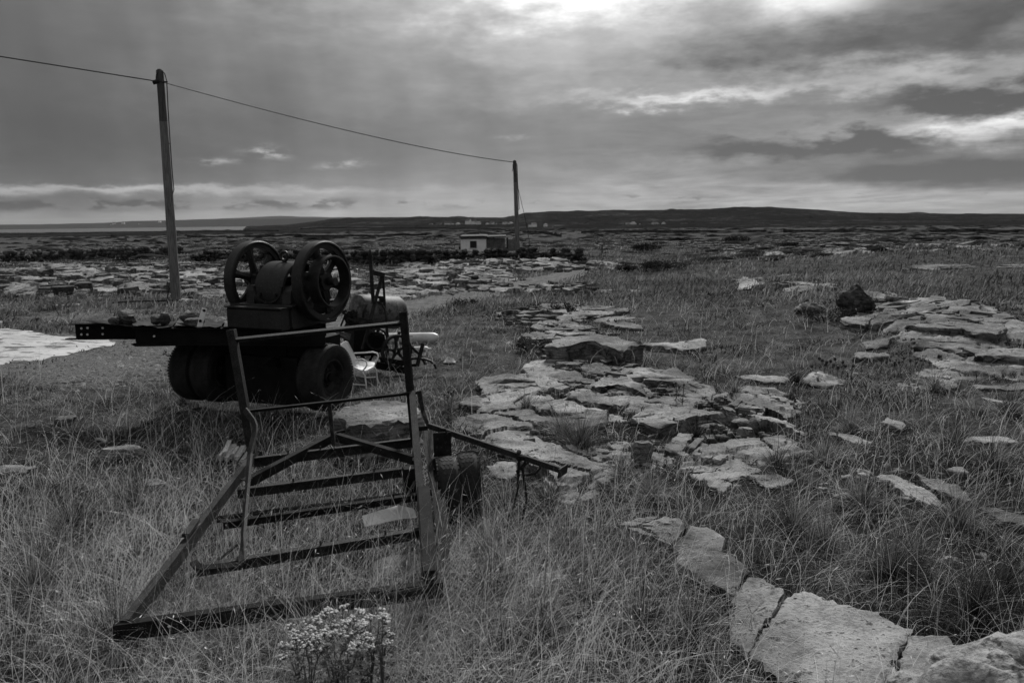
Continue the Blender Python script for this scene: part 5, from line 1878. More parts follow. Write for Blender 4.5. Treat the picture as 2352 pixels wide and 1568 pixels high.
def scrap():
    y0 = 14.2
    b = PY(880, 848, y0)
    gz_ = hz(b[0], y0)
    root = thing('old_compressor', 'derelict compressor with rusty cylindrical tank, ladder frame and small iron wheels', 'machine', (b[0], y0, gz_))

    def Q(x, y, dy=0.0):
        u, v = p6(x, y)
        return PY(u, v, y0 + dy)
    # tank on its side
    a, e = Q(440, 640, -.25), Q(880, 660, .35)
    r = .30
    d = nrm(e - a)
    tk = MB().lathe([(.02, -.10), (r * .6, -.075), (r * .93, -.02), (r, .04), (r, np.linalg.norm(e - a) - .04), (r * .9, np.linalg.norm(e - a) + .02), (.02, np.linalg.norm(e - a) + .08)], a, d, 32, False).build('tank', M['tank'], root, smooth=R(40))
    MB().tube([Q(850, 620, .3), Q(853, 575, .3)], .05, 12).build('filler_neck', M['scrap'], tk)
    # hose looping over it
    MB().tube([Q(488, 720, -.45), Q(495, 640, -.48), Q(530, 575, -.42), Q(580, 540, -.3), Q(640, 530, -.25), Q(700, 560, -.28), Q(735, 620, -.3), Q(755, 720, -.32), Q(762, 850, -.32), Q(778, 980, -.3)], .018, 7).build('hose', M['wire'], root)
    MB().tube([Q(735, 600, -.34), Q(745, 760, -.36), Q(757, 980, -.36)], .012, 6).build('hose', M['wire'], root)
    # stake and ladder frame
    MB().tube([Q(606, 540, -.5), Q(588, 300, -.5), Q(572, -10, -.5), Q(569, -50, -.5)], [.034, .034, .03, .01], 8).build('stake', M['scrap'], root)
    MB().bar(Q(597, 205, -.45), Q(722, 236, -.2), .06, .08).build('top_bar', M['scrap'], root)
    MB().bar(Q(716, 232, -.2), Q(737, 610, -.2), .04, .04).build('upright', M['scrap'], root)
    MB().bar(Q(706, 240, -.22), Q(572, 740, -.6), .06, .03).build('diagonal', M['scrap'], root)
    MB().bar(Q(545, 830, -.7), Q(478, 1070, -.75), .07, .03).build('diagonal', M['scrap'], root)
    MB().bar(Q(640, 483, -.3), Q(728, 492, -.25), .03, .05).build('rung', M['scrap'], root)
    MB().bar(Q(700, 480, -.22), Q(706, 545, -.2), .10, .03).build('bracket', M['scrap'], root)
    # engine block: castings, head, manifolds
    MB().bar(Q(330, 960, -.3), Q(560, 960, -.1), .5, .55).build('engine_block', M['iron_black'], root)
    MB().bar(Q(545, 1000, -.3), Q(705, 1000, -.2), .4, .30).build('gearbox', M['iron_black'], root)
    for k in range(4):
        MB().tube([Q(300 + 28 * k, 640 + 30 * k, -.3 + .03 * k), Q(290 + 30 * k, 720 + 20 * k, -.3), Q(330 + 30 * k, 790, -.3)], .035, 8).build('manifold', M['scrap'], root)
    for k in range(5):
        p = Q(285 + 25 * k, 650 + 34 * (k % 3), -.42)
        MB().box(p, (.09, .07, .06 + .02 * (k % 3)), (1, .3 * k, .4)).build('fitting', M['scrap'], root)
    MB().bar(Q(240, 810, -.5), Q(300, 660, -.5), .03, .03).build('lever', M['scrap'], root)
    MB().bar(Q(275, 705, -.5), Q(440, 770, -.5), .03, .03).build('lever', M['scrap'], root)
    MB().bar(Q(440, 720, -.5), Q(570, 750, -.55), .03, .04).build('lever', M['scrap'], root)
    MB().bar(Q(180, 870, -.6), Q(320, 945, -.6), .12, .02).build('bent_sheet', M['tank'], root)
    MB().box(Q(285, 920, -.55), (.2, .1, .10), (1, .2, -.3)).build('bent_sheet', M['tank'], root)
    MB().sweep([Q(545, 840, -.5), Q(600, 880, -.5), Q(680, 900, -.5), Q(730, 915, -.5)], .16, .015).build('bent_sheet', M['scrap'], root)
    MB().lathe([(.16, -.06), (.19, -.05), (.19, .05), (.16, .06)], Q(650, 960, -.6), (.3, -1, .1), 24).build('pulley', M['scrap'], root)
    # sledge, legs under the tank
    MB().bar(Q(690, 1185, -.6), Q(960, 1225, -.5), .10, .09).build('sledge', M['iron_black'], root)
    MB().bar(Q(640, 1250, -.5), Q(960, 1305, -.4), .10, .12).build('sledge', M['iron_black'], root)
    MB().bar(Q(900, 880, -.1), Q(868, 975, -.2), .05, .04).build('tank_leg', M['scrap'], root)
    MB().bar(Q(670, 830, -.2), Q(650, 900, -.3), .05, .04).build('tank_leg', M['scrap'], root)
    w = spoked_wheel(root, Q(868, 1092, -.55), nrm((.55, -.83, 0)), .29, .08, .05, 5, 'scrap', .06, 'iron_wheel', .06)
    w2 = spoked_wheel(root, Q(620, 1100, -.1), nrm((.55, -.83, 0)), .27, .08, .05, 5, 'scrap', .06, 'iron_wheel', .06)
    # linkage lying to the right
    MB().bar(Q(1005, 1012, -.3), Q(1120, 1120, -.35), .045, .045).build('drawbar', M['scrap'], root)
    MB().bar(Q(1120, 1110, -.35), Q(1198, 1245, -.4), .045, .04).build('drawbar', M['scrap'], root)
    MB().bar(Q(1165, 1008, -.42), Q(1100, 1262, -.5), .06, .05).build('drawbar', M['scrap'], root)
    MB().tube([Q(1010, 1190, -.4), Q(1060, 1175, -.42), Q(1120, 1180, -.42), Q(1190, 1185, -.42), Q(1250, 1205, -.42), Q(1295, 1245, -.45), Q(1312, 1290, -.45)], .022, 7).build('hose', M['wire'], root)
    MB().bar(Q(1000, 1255, -.4), Q(1110, 1245, -.45), .06, .05).build('drawbar', M['iron_black'], root)


scrap()
yc = G(940, 788)[1]
a, e = PY(880, 777, yc + .2), PY(1008, 775, yc)
r = .115
ln = np.linalg.norm(e - a)
rt = thing('white_cylinder', 'long white rounded cylinder lying in the grass behind the old compressor', 'cylinder', (a[0], yc, hz(a[0], yc)))
MB().lathe([(.01, 0), (r, .0), (r, ln * .66), (r * 1.03, ln * .66), (r * 1.03, ln * .69), (r, ln * .69), (r, ln - .22), (r * .93, ln - .10), (r * .6, ln - .02), (.01, ln)], a, e - a, 28, False).build('shell', M['white_plastic'], rt, smooth=R(40))
MB().bar(PY(897, 773, yc - .05), PY(948, 772, yc - .1), .012, .012).build('seam_strip', M['scrap'], rt)
yc = G(960, 808)[1]
a, e = PY(930, 802, yc), PY(985, 801, yc)
o = MB().tube([a, PY(975, 800.5, yc), PY(980, 800.5, yc), e, PY(992, 801, yc)], [.05, .05, .045, .02, .004], 14).build('white_pipe', M['white_plastic'], None, smooth=R(40), origin=a)
tag(o, 'white plastic pipe poking out of the grass beside the small iron wheel', 'pipe')


def crumpled(name, label, cat, u, v, w, h, seed, mat='litter'):
    p = G(u, v)
    g = np.random.default_rng(seed)
    V, fs = [], []
    n = 6
    for i in range(n + 1):
        for j in range(n + 1):
            s, t = i / n - .5, j / n - .5
            V.append((p[0] + s * w + g.normal(0, w * .05), p[1] + t * w * .8 + g.normal(0, w * .05), hz(p[0], p[1]) + .02 + h * max(0, 1 - 2.2 * max(abs(s), abs(t)) ** 1.2) * g.uniform(.4, 1.1)))
    for i in range(n):
        for j in range(n):
            q = i * (n + 1) + j
            fs.append((q, q + n + 1, q + n + 2, q + 1))
    m = len(V)
    V2 = V + [(x, y, z - .012) for x, y, z in V]
    fs2 = fs + [tuple(m + i for i in reversed(f)) for f in fs]
    o = MB().add(V2, fs2).build(name, M[mat], None, origin=(p[0], p[1], hz(p[0], p[1])))
    return tag(o, label, cat)


crumpled('plastic_scrap', 'crumpled white plastic scrap on the grass right of the scrap machinery', 'litter', 1033, 833, .2, .13, 3)
crumpled('plastic_scrap', 'scrap of white plastic in the dark grass under the flatbed', 'litter', 583, 889, .16, .08, 5, 'pale_board')

# ------------------------------------------------------------------ rusty trailer frame in the foreground


def rusty_trailer():
    A, B = PZ(288, 1438, .32), PZ(988, 1347, .32)          # near end, low in the grass
    C, D = PZ(583, 1048, .48), PZ(953, 1010, .48)          # far end with the headboard
    root = thing('trailer_frame', 'rusty bare trailer frame with a tall headboard, lying in the long grass', 'trailer', (A + B + C + D) / 4 * np.array([1, 1, 0]))
    ru, rd = M['rust'], M['rust_dark']
    cross = nrm(D - C)
    along = nrm(C - A)
    # side rails: a channel each, the near piece of the left one lapped on top
    MB().channel(A + (C - A) * .40, C + along * .05, .045, .09, .010, flip=-1).build('side_rail', ru, root)
    MB().channel(A, A + (C - A) * .47 + UPZ * -.002, .05, .09, .010, flip=-1).bar(A + (C - A) * .36 + UPZ * .075, A + (C - A) * .44 + UPZ * .085, .05, .03).build('side_rail', ru, root)
    MB().channel(B, D, .06, .10, .012).build('side_rail', rd, root)
    # near and far beams, intermediate cross members
    MB().channel(A - cross * .06 - UPZ * .02, B + cross * .08 - UPZ * .02, .06, .10, .010, flip=-1).build('end_beam', rd, root)
    MB().tube([PZ(885, 1372, .38), PZ(985, 1350, .39)], .025, 10).build('roller', rd, root)

    def zc(t):
        return .32 + .14 * t

    def member(u0, v0, u1, v1, t, w, h, name='cross_member', mat=ru, ang=True):
        p, q = PZ(u0, v0, zc(t) + .03), PZ(u1, v1, zc(t) + .03)
        mb = MB()
        if ang:
            mb.angle(p, q, w, h, .01, flip=-1)
        else:
            mb.bar(p, q, w, h)
        g = np.random.default_rng(int(u0))
        for s in g.uniform(.15, .9, 3):
            x = p + (q - p) * s
            mb.tube([x - UPZ * .02, x + UPZ * .03], .008, 6)
        return mb.build(name, mat, root)
    member(583, 1050, 947, 1006, .97, .05, .10)
    member(545, 1122, 950, 1071, .75, .055, .09)
    member(512, 1197, 960, 1133, .52, .055, .07, mat=rd)
    member(450, 1298, 975, 1212, .26, .06, .09)
    # drawbar: two braces meeting beyond the headboard, and the prop
    ap = PZ(760, 1006, .49)
    MB().channel(PZ(560, 1112, .43), ap, .06, .08, .01, flip=-1).build('drawbar', rd, root)
    MB().channel(PZ(952, 1056, .44), PZ(776, 1004, .49), .06, .08, .01).build('drawbar', rd, root)
    MB().tube([ap + cross * -.02, ap + along * .16 + cross * .02, ap + along * .2 + cross * .1], .02, 8).build('hitch', rd, root)
    for (u, v, w) in ((900, 1012, 8), (882, 1018, -6)):
        p = PZ(u, v, .42)
        MB().tube([p, p + np.array([.01 * w, -.02, -.10]), p + np.array([.012 * w, -.04, -.2])], .006, 6).build('wire_end', rd, root)
    # headboard posts and rails
    yc_, yd = C[1], D[1]
    pt = PY(531, 757, yc_)
    MB().channel(C - UPZ * .05, pt, .07, .075, .01, up=(0, 1, 0)).build('post', ru, root)
    qt = PY(926, 716, yd)
    MB().channel(D - UPZ * .05, qt, .07, .075, .01, up=(0, 1, 0), flip=-1).build('post', rd, root)
    MB().angle(PY(541, 777, yc_ - .02), PY(923, 738.5, yd - .02), .055, .05, .008, up=(0, -.25, 1), flip=-1).build('top_rail', ru, root)
    MB().angle(PY(560, 942, yc_ - .02), PY(967, 897.5, yd - .02), .045, .032, .008, flip=-1).build('mid_rail', rd, root)
    MB().bar(PY(756, 921, (yc_ + yd) / 2), PY(766.5, 1024, (yc_ + yd) / 2), .035, .035).build('stay', ru, root)
    # bent flat bars hinged on the posts: left folded towards us, right swung outward
    e = PZ(556, 1290, zc(.22) + .08)
    y0 = yc_ - .05
    k = np.linspace(0, 1, 5)[1:]
    pts = [PY(563, 941, y0), PY(572, 953, y0 - .06), PY(582, 967, y0 - .10), PY(586.5, 980, y0 - .16), PY(585, 996, y0 - .24), PY(579, 1018, y0 - .34), PY(574, 1044, y0 - .45)]
    last = pts[-1]
    for (u, v), q in zip(((570, 1100), (564, 1165), (559, 1235)), (.25, .52, .78)):
        pts.append(PY(u, v, last[1] + (e[1] - last[1]) * q))
    hook = [e, PZ(548, 1298, .42), PZ(505, 1301, .40), PZ(468, 1305, .39), PZ(452, 1300, .40), PZ(445, 1290, .41)]
    MB().sweep(pts + hook[:2], .05, .022, up=(-.3, -1, .2)).build('side_hoop', ru, root)
    MB().sweep(hook[1:], .05, .022, up=(0, -.3, 1)).build('hoop_foot', rd, root)
    yr = yd - .05
    MB().sweep([PY(963, 898, yr), PY(967, 920, yr - .03), PY(973, 945, yr - .12), PY(983, 972, yr - .38), PY(986, 979, yr - .45)], .045, .02, up=(-.3, -1, .2)).build('side_hoop', ru, root)
    s0, s1 = PY(984, 977, yr - .45), PZ(1290, 1080, .52)
    MB().angle(PY(962, 979, yr - .35), s0, .04, .04, .008).build('hinge_bar', rd, root)
    MB().bar(s0, s1, .035, .05).build('swing_bar', ru, root)
    d = nrm(s1 - s0)
    MB().box(s1 + d * .012, (.012, .17, .085), d, (0, 0, 1)).build('end_plate', ru, root)
    # sloping brace on the right and the corner post below it
    f = PZ(966, 1134, .48)
    MB().angle(PY(946, 897, yd - .06), f, .06, .05, .01, up=(0, -1, .35)).build('brace', ru, root)
    MB().bar(f + UPZ * .03 + np.array([.025, -.02, 0]), PZ(987, 1324, .36), .10, .09).build('corner_post', M['rust_dark'], root)
    # rotted mudguard: ragged plate sloping from the rail down over the tyre
    g = np.random.default_rng(3)
    inner = [PZ(u, v, z) for u, v, z in ((968, 985, .52), (976, 1040, .50), (984, 1090, .47), (993, 1140, .42), (1000, 1200, .36), (1006, 1260, .30), (1012, 1325, .22))]
    outer = [PZ(u, v, z) for u, v, z in ((996, 984, .56), (1004, 1020, .55), (1010, 1058, .5), (1008, 1098, .44), (1022, 1130, .38), (1038, 1190, .28), (1044, 1300, .16))]
    V, fs = [], []
    n, m = 48, 6
    for i in range(n + 1):
        s = i / n * (len(inner) - 1)
        k0 = min(int(s), len(inner) - 2)
        a = inner[k0] + (inner[k0 + 1] - inner[k0]) * (s - k0)
        b = outer[k0] + (outer[k0 + 1] - outer[k0]) * (s - k0)
        rag = 1 - .42 * max(0, float(fbm(np.array([i * .37]), np.array([2.2]), 4, 3)[0]) - .35) * 2 - .08 * g.random()
        for j in range(m + 1):
            V.append(a + (b - a) * (j / m) * rag + np.array([0, 0, .012 * math.sin(j * 1.3 + i * .3)]))
    for i in range(n):
        for j in range(m):
            if (i, j) in ((9, 4), (10, 4), (15, 5), (16, 3), (22, 5), (23, 4), (23, 5), (30, 5)):
                continue
            q = i * (m + 1) + j
            fs.append((q, q + 1, q + m + 2, q + m + 1))
    k = len(V)
    V2 = V + [p - UPZ * .006 for p in V]
    MB().add(V2, fs + [tuple(k + i for i in reversed(f)) for f in fs]).build('mudguard', M['rust_plate'], root)
    # perforated bracket hanging behind it
    p = PY(1016, 1020, yd - .7)
    MB().box(p, (.16, .012, .22), (1, .2, 0)).build('bracket_plate', rd, root)
    for (x, z) in ((-.04, .05), (.03, .02), (-.01, -.03), (.05, -.06), (-.05, -.02)):
        MB().disc(p + np.array([x, -.012, z]), (0, 1, 0), .012, .01, 8).build('bolt_or_hole', M['rust'], root)
    MB().tube([PY(1012, 985, yd - .7), PY(1023, 986, yd - .72), PY(1027, 996, yd - .72), PY(1025, 1010, yd - .7)], .010, 6).build('wire_end', rd, root)
    MB().box(PZ(945, 1100, .36), (.14, .1, .22), cross).build('spring_hanger', rd, root)
    # wire trailing off the left rail
    MB().tube([PZ(572, 1010, .55), PZ(560, 1040, .50), PZ(545, 1062, .42), PZ(543, 1090, .36), PZ(545, 1105, .34)], .006, 6).build('wire_end', M['wire'], root)
    MB().tube([PZ(545, 1100, .36), PZ(510, 1135, .34), PZ(482, 1160, .33), PZ(474, 1180, .3), PZ(476, 1200, .28)], .008, 6).build('wire_end', M['wire'], root)
    MB().tube([PZ(545, 1250, .3), PZ(500, 1288, .24), PZ(450, 1318, .22), PZ(405, 1345, .2)], .010, 6).build('wire_end', M['wire'], root)
    # wheel under the mudguard
    wc = PZ(1027, 1126, .27)
    tyre_parts(thing_wheel(root, wc), wc, nrm(cross + np.array([.02, -.16, 0])), .30, .185, .17, 'rubber_grey', n=36)
    MB().tube([wc, wc - cross * 1.9], .028, 10).build('axle', rd, root)
    return root, s0, s1, cross


tr, s0, s1, trc = rusty_trailer()
p = PZ(1082, 1114, .29)
rt = thing('car_tyre', 'second worn car tyre standing right behind the trailer wheel', 'tyre', (p[0], p[1], hz(p[0], p[1])))
tyre_parts(rt, p, nrm(trc + np.array([.05, -.30, .10])), .305, .19, .18, 'rubber_grey', n=40)

# rope knotted on the swing bar
sb = s0 + (s1 - s0) * .69
yr = sb[1]


def rp(u, v, dy=0.0):
    return PY(u, v, yr + dy)


mb = MB()
th = np.linspace(0, 4 * math.pi, 34)
mb.tube([sb + np.array([.012 * x / 6, 0, 0]) + .04 * (math.cos(x) * np.array([.2, 1, 0]) + math.sin(x) * UPZ) for x in th], .011, 7)
mb.tube([rp(1193, 1048, -.05), rp(1205, 1050, -.06), rp(1206, 1062, -.06), rp(1196, 1073, -.06), rp(1187, 1082, -.07), rp(1190, 1090, -.07), rp(1210, 1091, -.08), rp(1230, 1086, -.06), rp(1241, 1074, -.03), rp(1238, 1062, .03), rp(1222, 1055, .04), rp(1207, 1066, -.02), rp(1196, 1078, -.06)], .011, 7)
mb.tube([rp(1192, 1052, -.05), rp(1191, 1085, -.06), rp(1189, 1120, -.06), rp(1183, 1148, -.08), rp(1175, 1172, -.1), rp(1166, 1196, -.14), rp(1160, 1212, -.16)], .011, 7)
mb.tube([rp(1200, 1072, -.06), rp(1203, 1100, -.05), rp(1208, 1128, -.04), rp(1209, 1150, -.04), rp(1204, 1172, -.06), rp(1200, 1196, -.08)], .011, 7)
o = mb.build('rope', M['rope'], None, smooth=R(60), origin=sb)
tag(o, 'black rope knotted round the swung out trailer bar with two ends hanging', 'rope')

# pale tray lying under the frame
q = [PZ(831, 1184, .17), PZ(914, 1160, .17), PZ(951, 1168, .15), PZ(957, 1188, .09), PZ(915, 1192, .11), PZ(838, 1209, .11)]
mb = MB()
V = [q[0], q[1], q[4], q[5]]
dn = np.array([0.01, .05, -.012])
vv = V + [p + dn for p in V]
mb.add(vv, [(0, 1, 2, 3), (7, 6, 5, 4), (0, 4, 5, 1), (1, 5, 6, 2), (2, 6, 7, 3), (3, 7, 4, 0)])
V = [q[1] + np.array([.004, 0, 0]), q[2], q[3], q[4] + np.array([.004, 0, 0])]
vv = V + [p + np.array([-.02, .05, -.012]) for p in V]
mb.add(vv, [(0, 1, 2, 3), (7, 6, 5, 4), (0, 4, 5, 1), (1, 5, 6, 2), (2, 6, 7, 3), (3, 7, 4, 0)])
o = mb.build('tray', M['white_paint'], None, origin=q[5] * np.array([1, 1, 0]))
tag(o, 'pale shallow tray tipped on edge in the grass under the trailer frame', 'tray')

# splintered baulk of timber
b = G(520, 1064)
rt = thing('rotten_timber', 'splintered rotten timber with a pale broken end beside the headboard post', 'timber', (b[0], b[1], hz(b[0], b[1])))
g = np.random.default_rng(8)
e0, e1 = PZ(527, 1056, .08), PZ(566, 1000, .08)
dv = nrm(e1 - e0)
sd = nrm(np.cross(dv, UPZ))
for k in range(11):
    o_ = sd * g.uniform(-.13, .13) + UPZ * g.uniform(-.03, .08)
    a, e = e0 + dv * g.uniform(-.05, .12) + o_, e0 + dv * g.uniform(.30, .55) + o_
    MB().bar(a, e + sd * g.normal(0, .02), g.uniform(.03, .07), g.uniform(.015, .04)).build('splinter', M['wood_pale'], rt)
for k in range(12):
    o_ = sd * g.uniform(-.12, .12) + UPZ * g.uniform(-.04, .09)
    a = e0 + dv * g.uniform(.45, .9) + o_
    MB().bar(a, a + dv * g.uniform(.1, .35) + sd * g.normal(0, .08) + UPZ * g.normal(0, .03), g.uniform(.02, .06), g.uniform(.01, .035)).build('splinter', M['wood_dark'], rt)
for k in range(8):
    o_ = sd * g.uniform(-.2, .2) + UPZ * -.05
    a = e0 - dv * g.uniform(.02, .15) + o_
    MB().bar(a, a + sd * g.uniform(-.12, .12) + dv * g.normal(0, .03), .03, .015).build('splinter', M['wood_dark'], rt)
p, q = G(222, 1013), G(245, 1022)
o = MB().tube([p + UPZ * .03, (p + q) / 2 + UPZ * .05, q + UPZ * .04], [.018, .022, .014], 8).tube([q + UPZ * .04, G(246, 1012) + UPZ * .06], [.014, .008], 7).build('stick', M['wood_pale'], None, origin=p)
tag(o, 'bleached forked stick on the dark turf left of the timber', 'stick')
p, q = G(152, 700) , G(182, 690)
o = MB().box((p + q) / 2 + UPZ * .12, (.75, .08, .26), (q - p) * np.array([1, 1, 0]), (0, -.2, 1)).build('broken_board', M['wood_dark'], None, origin=p)
tag(o, 'dark broken board lying against the rubble left of the near pole', 'board')
p, q = G(128, 705), G(182, 703)
o = MB().bar(p + UPZ * .04, q + UPZ * .05, .12, .05).build('pale_plank', M['pale_board'], None, origin=p)
tag(o, 'thin pale plank on the ground in front of the broken board', 'plank')
p, q = G(64, 741), G(90, 738)
o = MB().tube([p + UPZ * .04, q + UPZ * .07], [.03, .05], 8).build('stick', M['wood_dark'], None, origin=p)
tag(o, 'short dark stick on the worn turf near the concrete pad', 'stick')
# big drum like lump of concrete among the left rubble
p = G(147, 683)
o = MB().lathe([(.02, 0), (.30, 0), (.36, .32), (.40, .34), (.40, .42), (.02, .42)], (p[0], p[1], hz(p[0], p[1])), (0, 0, 1), 20, False, up=(1, 0, 0)).build('tub', M['wall_stone_pale'], None, origin=p)
tag(o, 'dark flared tub standing in the rubble at the left', 'tub')
# black hose at the foot of the pole
cc = [PY(u, v, y1 - .5 - .01 * k) for k, (u, v) in enumerate(((260, 702), (300, 705), (345, 699), (375, 697), (410, 702)))]
cc = [np.array([c[0], c[1], max(c[2], hz(c[0], c[1]) + .1)]) for c in cc]
o = MB().tube(cc, .03, 7).build('hose', M['wire'], None, origin=cc[0])
tag(o, 'black hose sagging over the stones at the foot of the near pole', 'hose')

# ------------------------------------------------------------------ flowers, thistles, bushes


def ragwort(label, base, heads, seed):
    g = np.random.default_rng(seed)
    root = thing('ragwort', label, 'flower', base)
    for (u, v, y, w) in heads:
        hd = PY(u, v, y)
        bs = np.array(base) + np.array([g.normal(0, .05), g.normal(0, .05), 0])
        pts = [bs + (hd - UPZ * .15 - bs) * t + np.array([.03 * math.sin(t * 3 + u), 0, 0]) * (1 - t) for t in np.linspace(0, 1, 8)]
        MB().tube(pts, [.006 - .0025 * t for t in np.linspace(0, 1, 8)], 7).build('stem', M['stem'], root)
        fl, br = MB(), MB()
        tip = pts[-1]
        subs = []
        for k in range(7):
            a0, r0 = k * .9 + g.normal(0, .2), w * (.55 if k else 0)
            sb_ = hd + np.array([r0 * math.cos(a0), r0 * math.sin(a0) * .8, -.065 - .25 * r0])
            br.tube([pts[int(g.integers(5, 8))], tip + (sb_ - tip) * .5 - UPZ * .02, sb_], [.003, .0026, .002], 5)
            subs.append(sb_)
        for c_ in range(int(20 * w / .135)):
            rr0, a0 = w * math.sqrt(g.random()), g.uniform(0, 6.283)
            uc = hd + np.array([rr0 * math.cos(a0), rr0 * math.sin(a0) * .8, .02 - .5 * rr0 * rr0 / w + g.normal(0, .028)])
            ft = min(subs, key=lambda q: np.linalg.norm(q - uc))
            br.tube([ft, ft + (uc - ft) * .55 - UPZ * .008, uc - UPZ * .02], [.0016, .0013, .001], 4)
            for k in range(int(g.integers(9, 17))):
                q_ = .024 * math.sqrt(g.random())
                a = g.uniform(0, 6.283)
                p = uc + np.array([q_ * math.cos(a), q_ * math.sin(a), g.normal(0, .003) - 6 * q_ * q_])
                br.tube([uc - UPZ * .02, p], [.0012, .0012], 3)
                rr = g.uniform(.0042, .0064)
                t = nrm(np.array([g.normal(0, .3) + (p[0] - uc[0]) * 12, g.normal(0, .3) - .1, 1]))
                _, s_, n_ = fl.frame(t, (1, 0.1, 0))
                V = [p - t * .006] + [p + (math.cos(x) * s_ + math.sin(x) * n_) * rr for x in np.linspace(0, 6.283, 6, endpoint=False)] + [p + t * .003]
                fl.add(V, [(0, 1 + (i + 1) % 6, 1 + i) for i in range(6)] + [(1 + i, 1 + (i + 1) % 6, 7) for i in range(6)])
        fl.build('flower_head', M['petal'], root, kind='stuff')
        br.build('flower_stalks', M['stem'], root, kind='stuff')
        lf = MB()
        for k in range(70):
            t = g.uniform(.35, 1.0)
            p = bs + (hd - UPZ * .10 - bs) * t + np.array([g.normal(0, .03), g.normal(0, .03), 0])
            a = g.uniform(0, 6.283)
            d = np.array([math.cos(a), math.sin(a), g.uniform(-.1, .5)])
            L = g.uniform(.06, .13)
            s_ = nrm(np.cross(d, UPZ))
            for j in range(6):
                f = .2 + .14 * j
                c_ = p + d * L * f
                for sg in (-1, 1):
                    lf.add([c_, c_ + sg * s_ * L * .22 * (1 - .5 * f) + d * L * .08, c_ + d * L * .1], [(0, 1, 2)])
            lf.add([p, p + s_ * .004 + d * L * .5, p + d * L, p - s_ * .004 + d * L * .5], [(0, 1, 2, 3)])
        lf.build('leaf', M['stem'], root, kind='stuff')


bb = PY(745, 1660, 3.0)
ragwort('pale flat-topped ragwort in bloom close up in front of the trailer frame', (bb[0], bb[1], hz(bb[0], bb[1])), [(765, 1432, 2.95, .14), (712, 1452, 2.9, .12), (796, 1456, 2.88, .10), (682, 1466, 2.95, .06)], 3)
bb = PY(850, 1650, 3.05)
ragwort('smaller ragwort head on its own stalk, right of the broad one', (bb[0], bb[1], hz(bb[0], bb[1])), [(852, 1424, 3.05, .085), (826, 1436, 3.1, .06), (876, 1432, 3.05, .04)], 5)


def thistle(label, heads, ground_v, seed, hr=.028):
    g = np.random.default_rng(seed)
    u0 = sum(h[0] for h in heads) / len(heads)
    b = G(u0, ground_v)
    root = thing('thistle', label, 'thistle', b)
    for (u, v) in heads:
        p = PY(u, v, b[1] + g.normal(0, .12))
        q = np.array([b[0] + (p[0] - b[0]) * .75, b[1] + g.normal(0, .1), hz(b[0], b[1])])
        st = MB().tube([q, (p + q) / 2 + np.array([g.normal(0, .015), 0, 0]), p], .006, 5)
        for k in range(7):
            t = g.uniform(.1, .85)
            c_ = q + (p - q) * t
            a = g.uniform(0, 6.28)
            d = np.array([math.cos(a), math.sin(a), .5]) * .09
            st.add([c_ - UPZ * .008, c_ + d, c_ + UPZ * .012], [(0, 1, 2)])
        st.build('stem', M['stem'], root)
        hd = MB().lathe([(.001, -hr), (hr * .8, -hr * .5), (hr, 0), (hr * .7, hr * .6), (hr * .85, hr * 1.0), (.001, hr * .8)], p, (g.normal(0, .2), g.normal(0, .2), 1), 9, False, up=(1, 0, 0))
        for k in range(26):
            d = nrm(g.normal(0, 1, 3)) * np.array([1, 1, .6])
            s_ = nrm(np.cross(d, UPZ + .01)) * .004
            hd.add([p + d * hr * .8 - s_, p + d * hr * 1.7, p + d * hr * .8 + s_], [(0, 1, 2)])
        hd.build('flower_head', M['thistle'], root)


thistle('thistles with dark heads in a loose clump, left of the low ledge rocks', [(1882, 824), (1889, 828), (1899, 832), (1908, 830), (1918, 825), (1914, 839), (1925, 845), (1936, 832), (1942, 841), (1960, 840), (1896, 838)], 868, 3)
thistle('row of dark thistle heads in front of the stepped ledges on the right', [(2036, 833), (2055, 834), (2065, 832), (2076, 823), (2091, 829), (2104, 833), (2115, 828), (2124, 829), (2135, 833), (2048, 838)], 862, 4, .024)
thistle('small thistle group beside the bent hoop, in the grass right of the headboard', [(1021, 906), (1030, 900), (1036, 904), (1043, 899), (1040, 908), (1027, 910)], 940, 5, .02)
thistle('pair of low thistles among the rocks by the swing bar', [(1560, 890), (1571, 884), (1552, 880)], 930, 6, .018)


def bush(label, u, v, w, h, seed, n=900, mat='shrub', lw=.05, cat='bush'):
    b = G(u, v)
    d = np.linalg.norm(b[:2])
    W, Hh = w * d / F, h * d / F
    root = thing('bush', label, cat, (b[0], b[1], hz(b[0], b[1])))
    g = np.random.default_rng(seed)
    gz_ = hz(b[0], b[1])
    lumps = [(g.uniform(-.38, .38) * W, g.uniform(-.25, .25) * W, g.uniform(.25, .62) * Hh, g.uniform(.18, .3)) for k in range(9)]
    V, Fc = [], []
    ls = max(lw, .0011 * d)
    for k in range(n):
        lx, ly, lz, lr = lumps[int(g.integers(len(lumps)))]
        q = nrm(g.normal(0, 1, 3)) * g.random() ** .4
        p = np.array([b[0] + lx + q[0] * lr * W * .8, b[1] + ly + q[1] * lr * W * .8, gz_ + max(.02, lz + q[2] * lr * Hh * 1.5)])
        a, c_ = nrm(g.normal(0, 1, 3)), nrm(g.normal(0, 1, 3))
        s = ls * g.uniform(.6, 1.5)
        o_ = len(V)
        V += [p - a * s, p + c_ * s * .5, p + a * s, p - c_ * s * .5]
        Fc.append((o_, o_ + 1, o_ + 2, o_ + 3))
    MB().add(V, Fc).build('foliage', M[mat], root, kind='stuff')
    mb = MB()
    for k in range(7):
        lx, ly, lz, lr = lumps[k]
        mb.tube([(b[0] + lx * .3, b[1] + ly * .3, gz_ - .1), (b[0] + lx * .7, b[1] + ly * .7, gz_ + lz * .6), (b[0] + lx, b[1] + ly, gz_ + lz)], [.03, .02, .01], 5)
    mb.build('branches', M['stem'], root, kind='stuff')


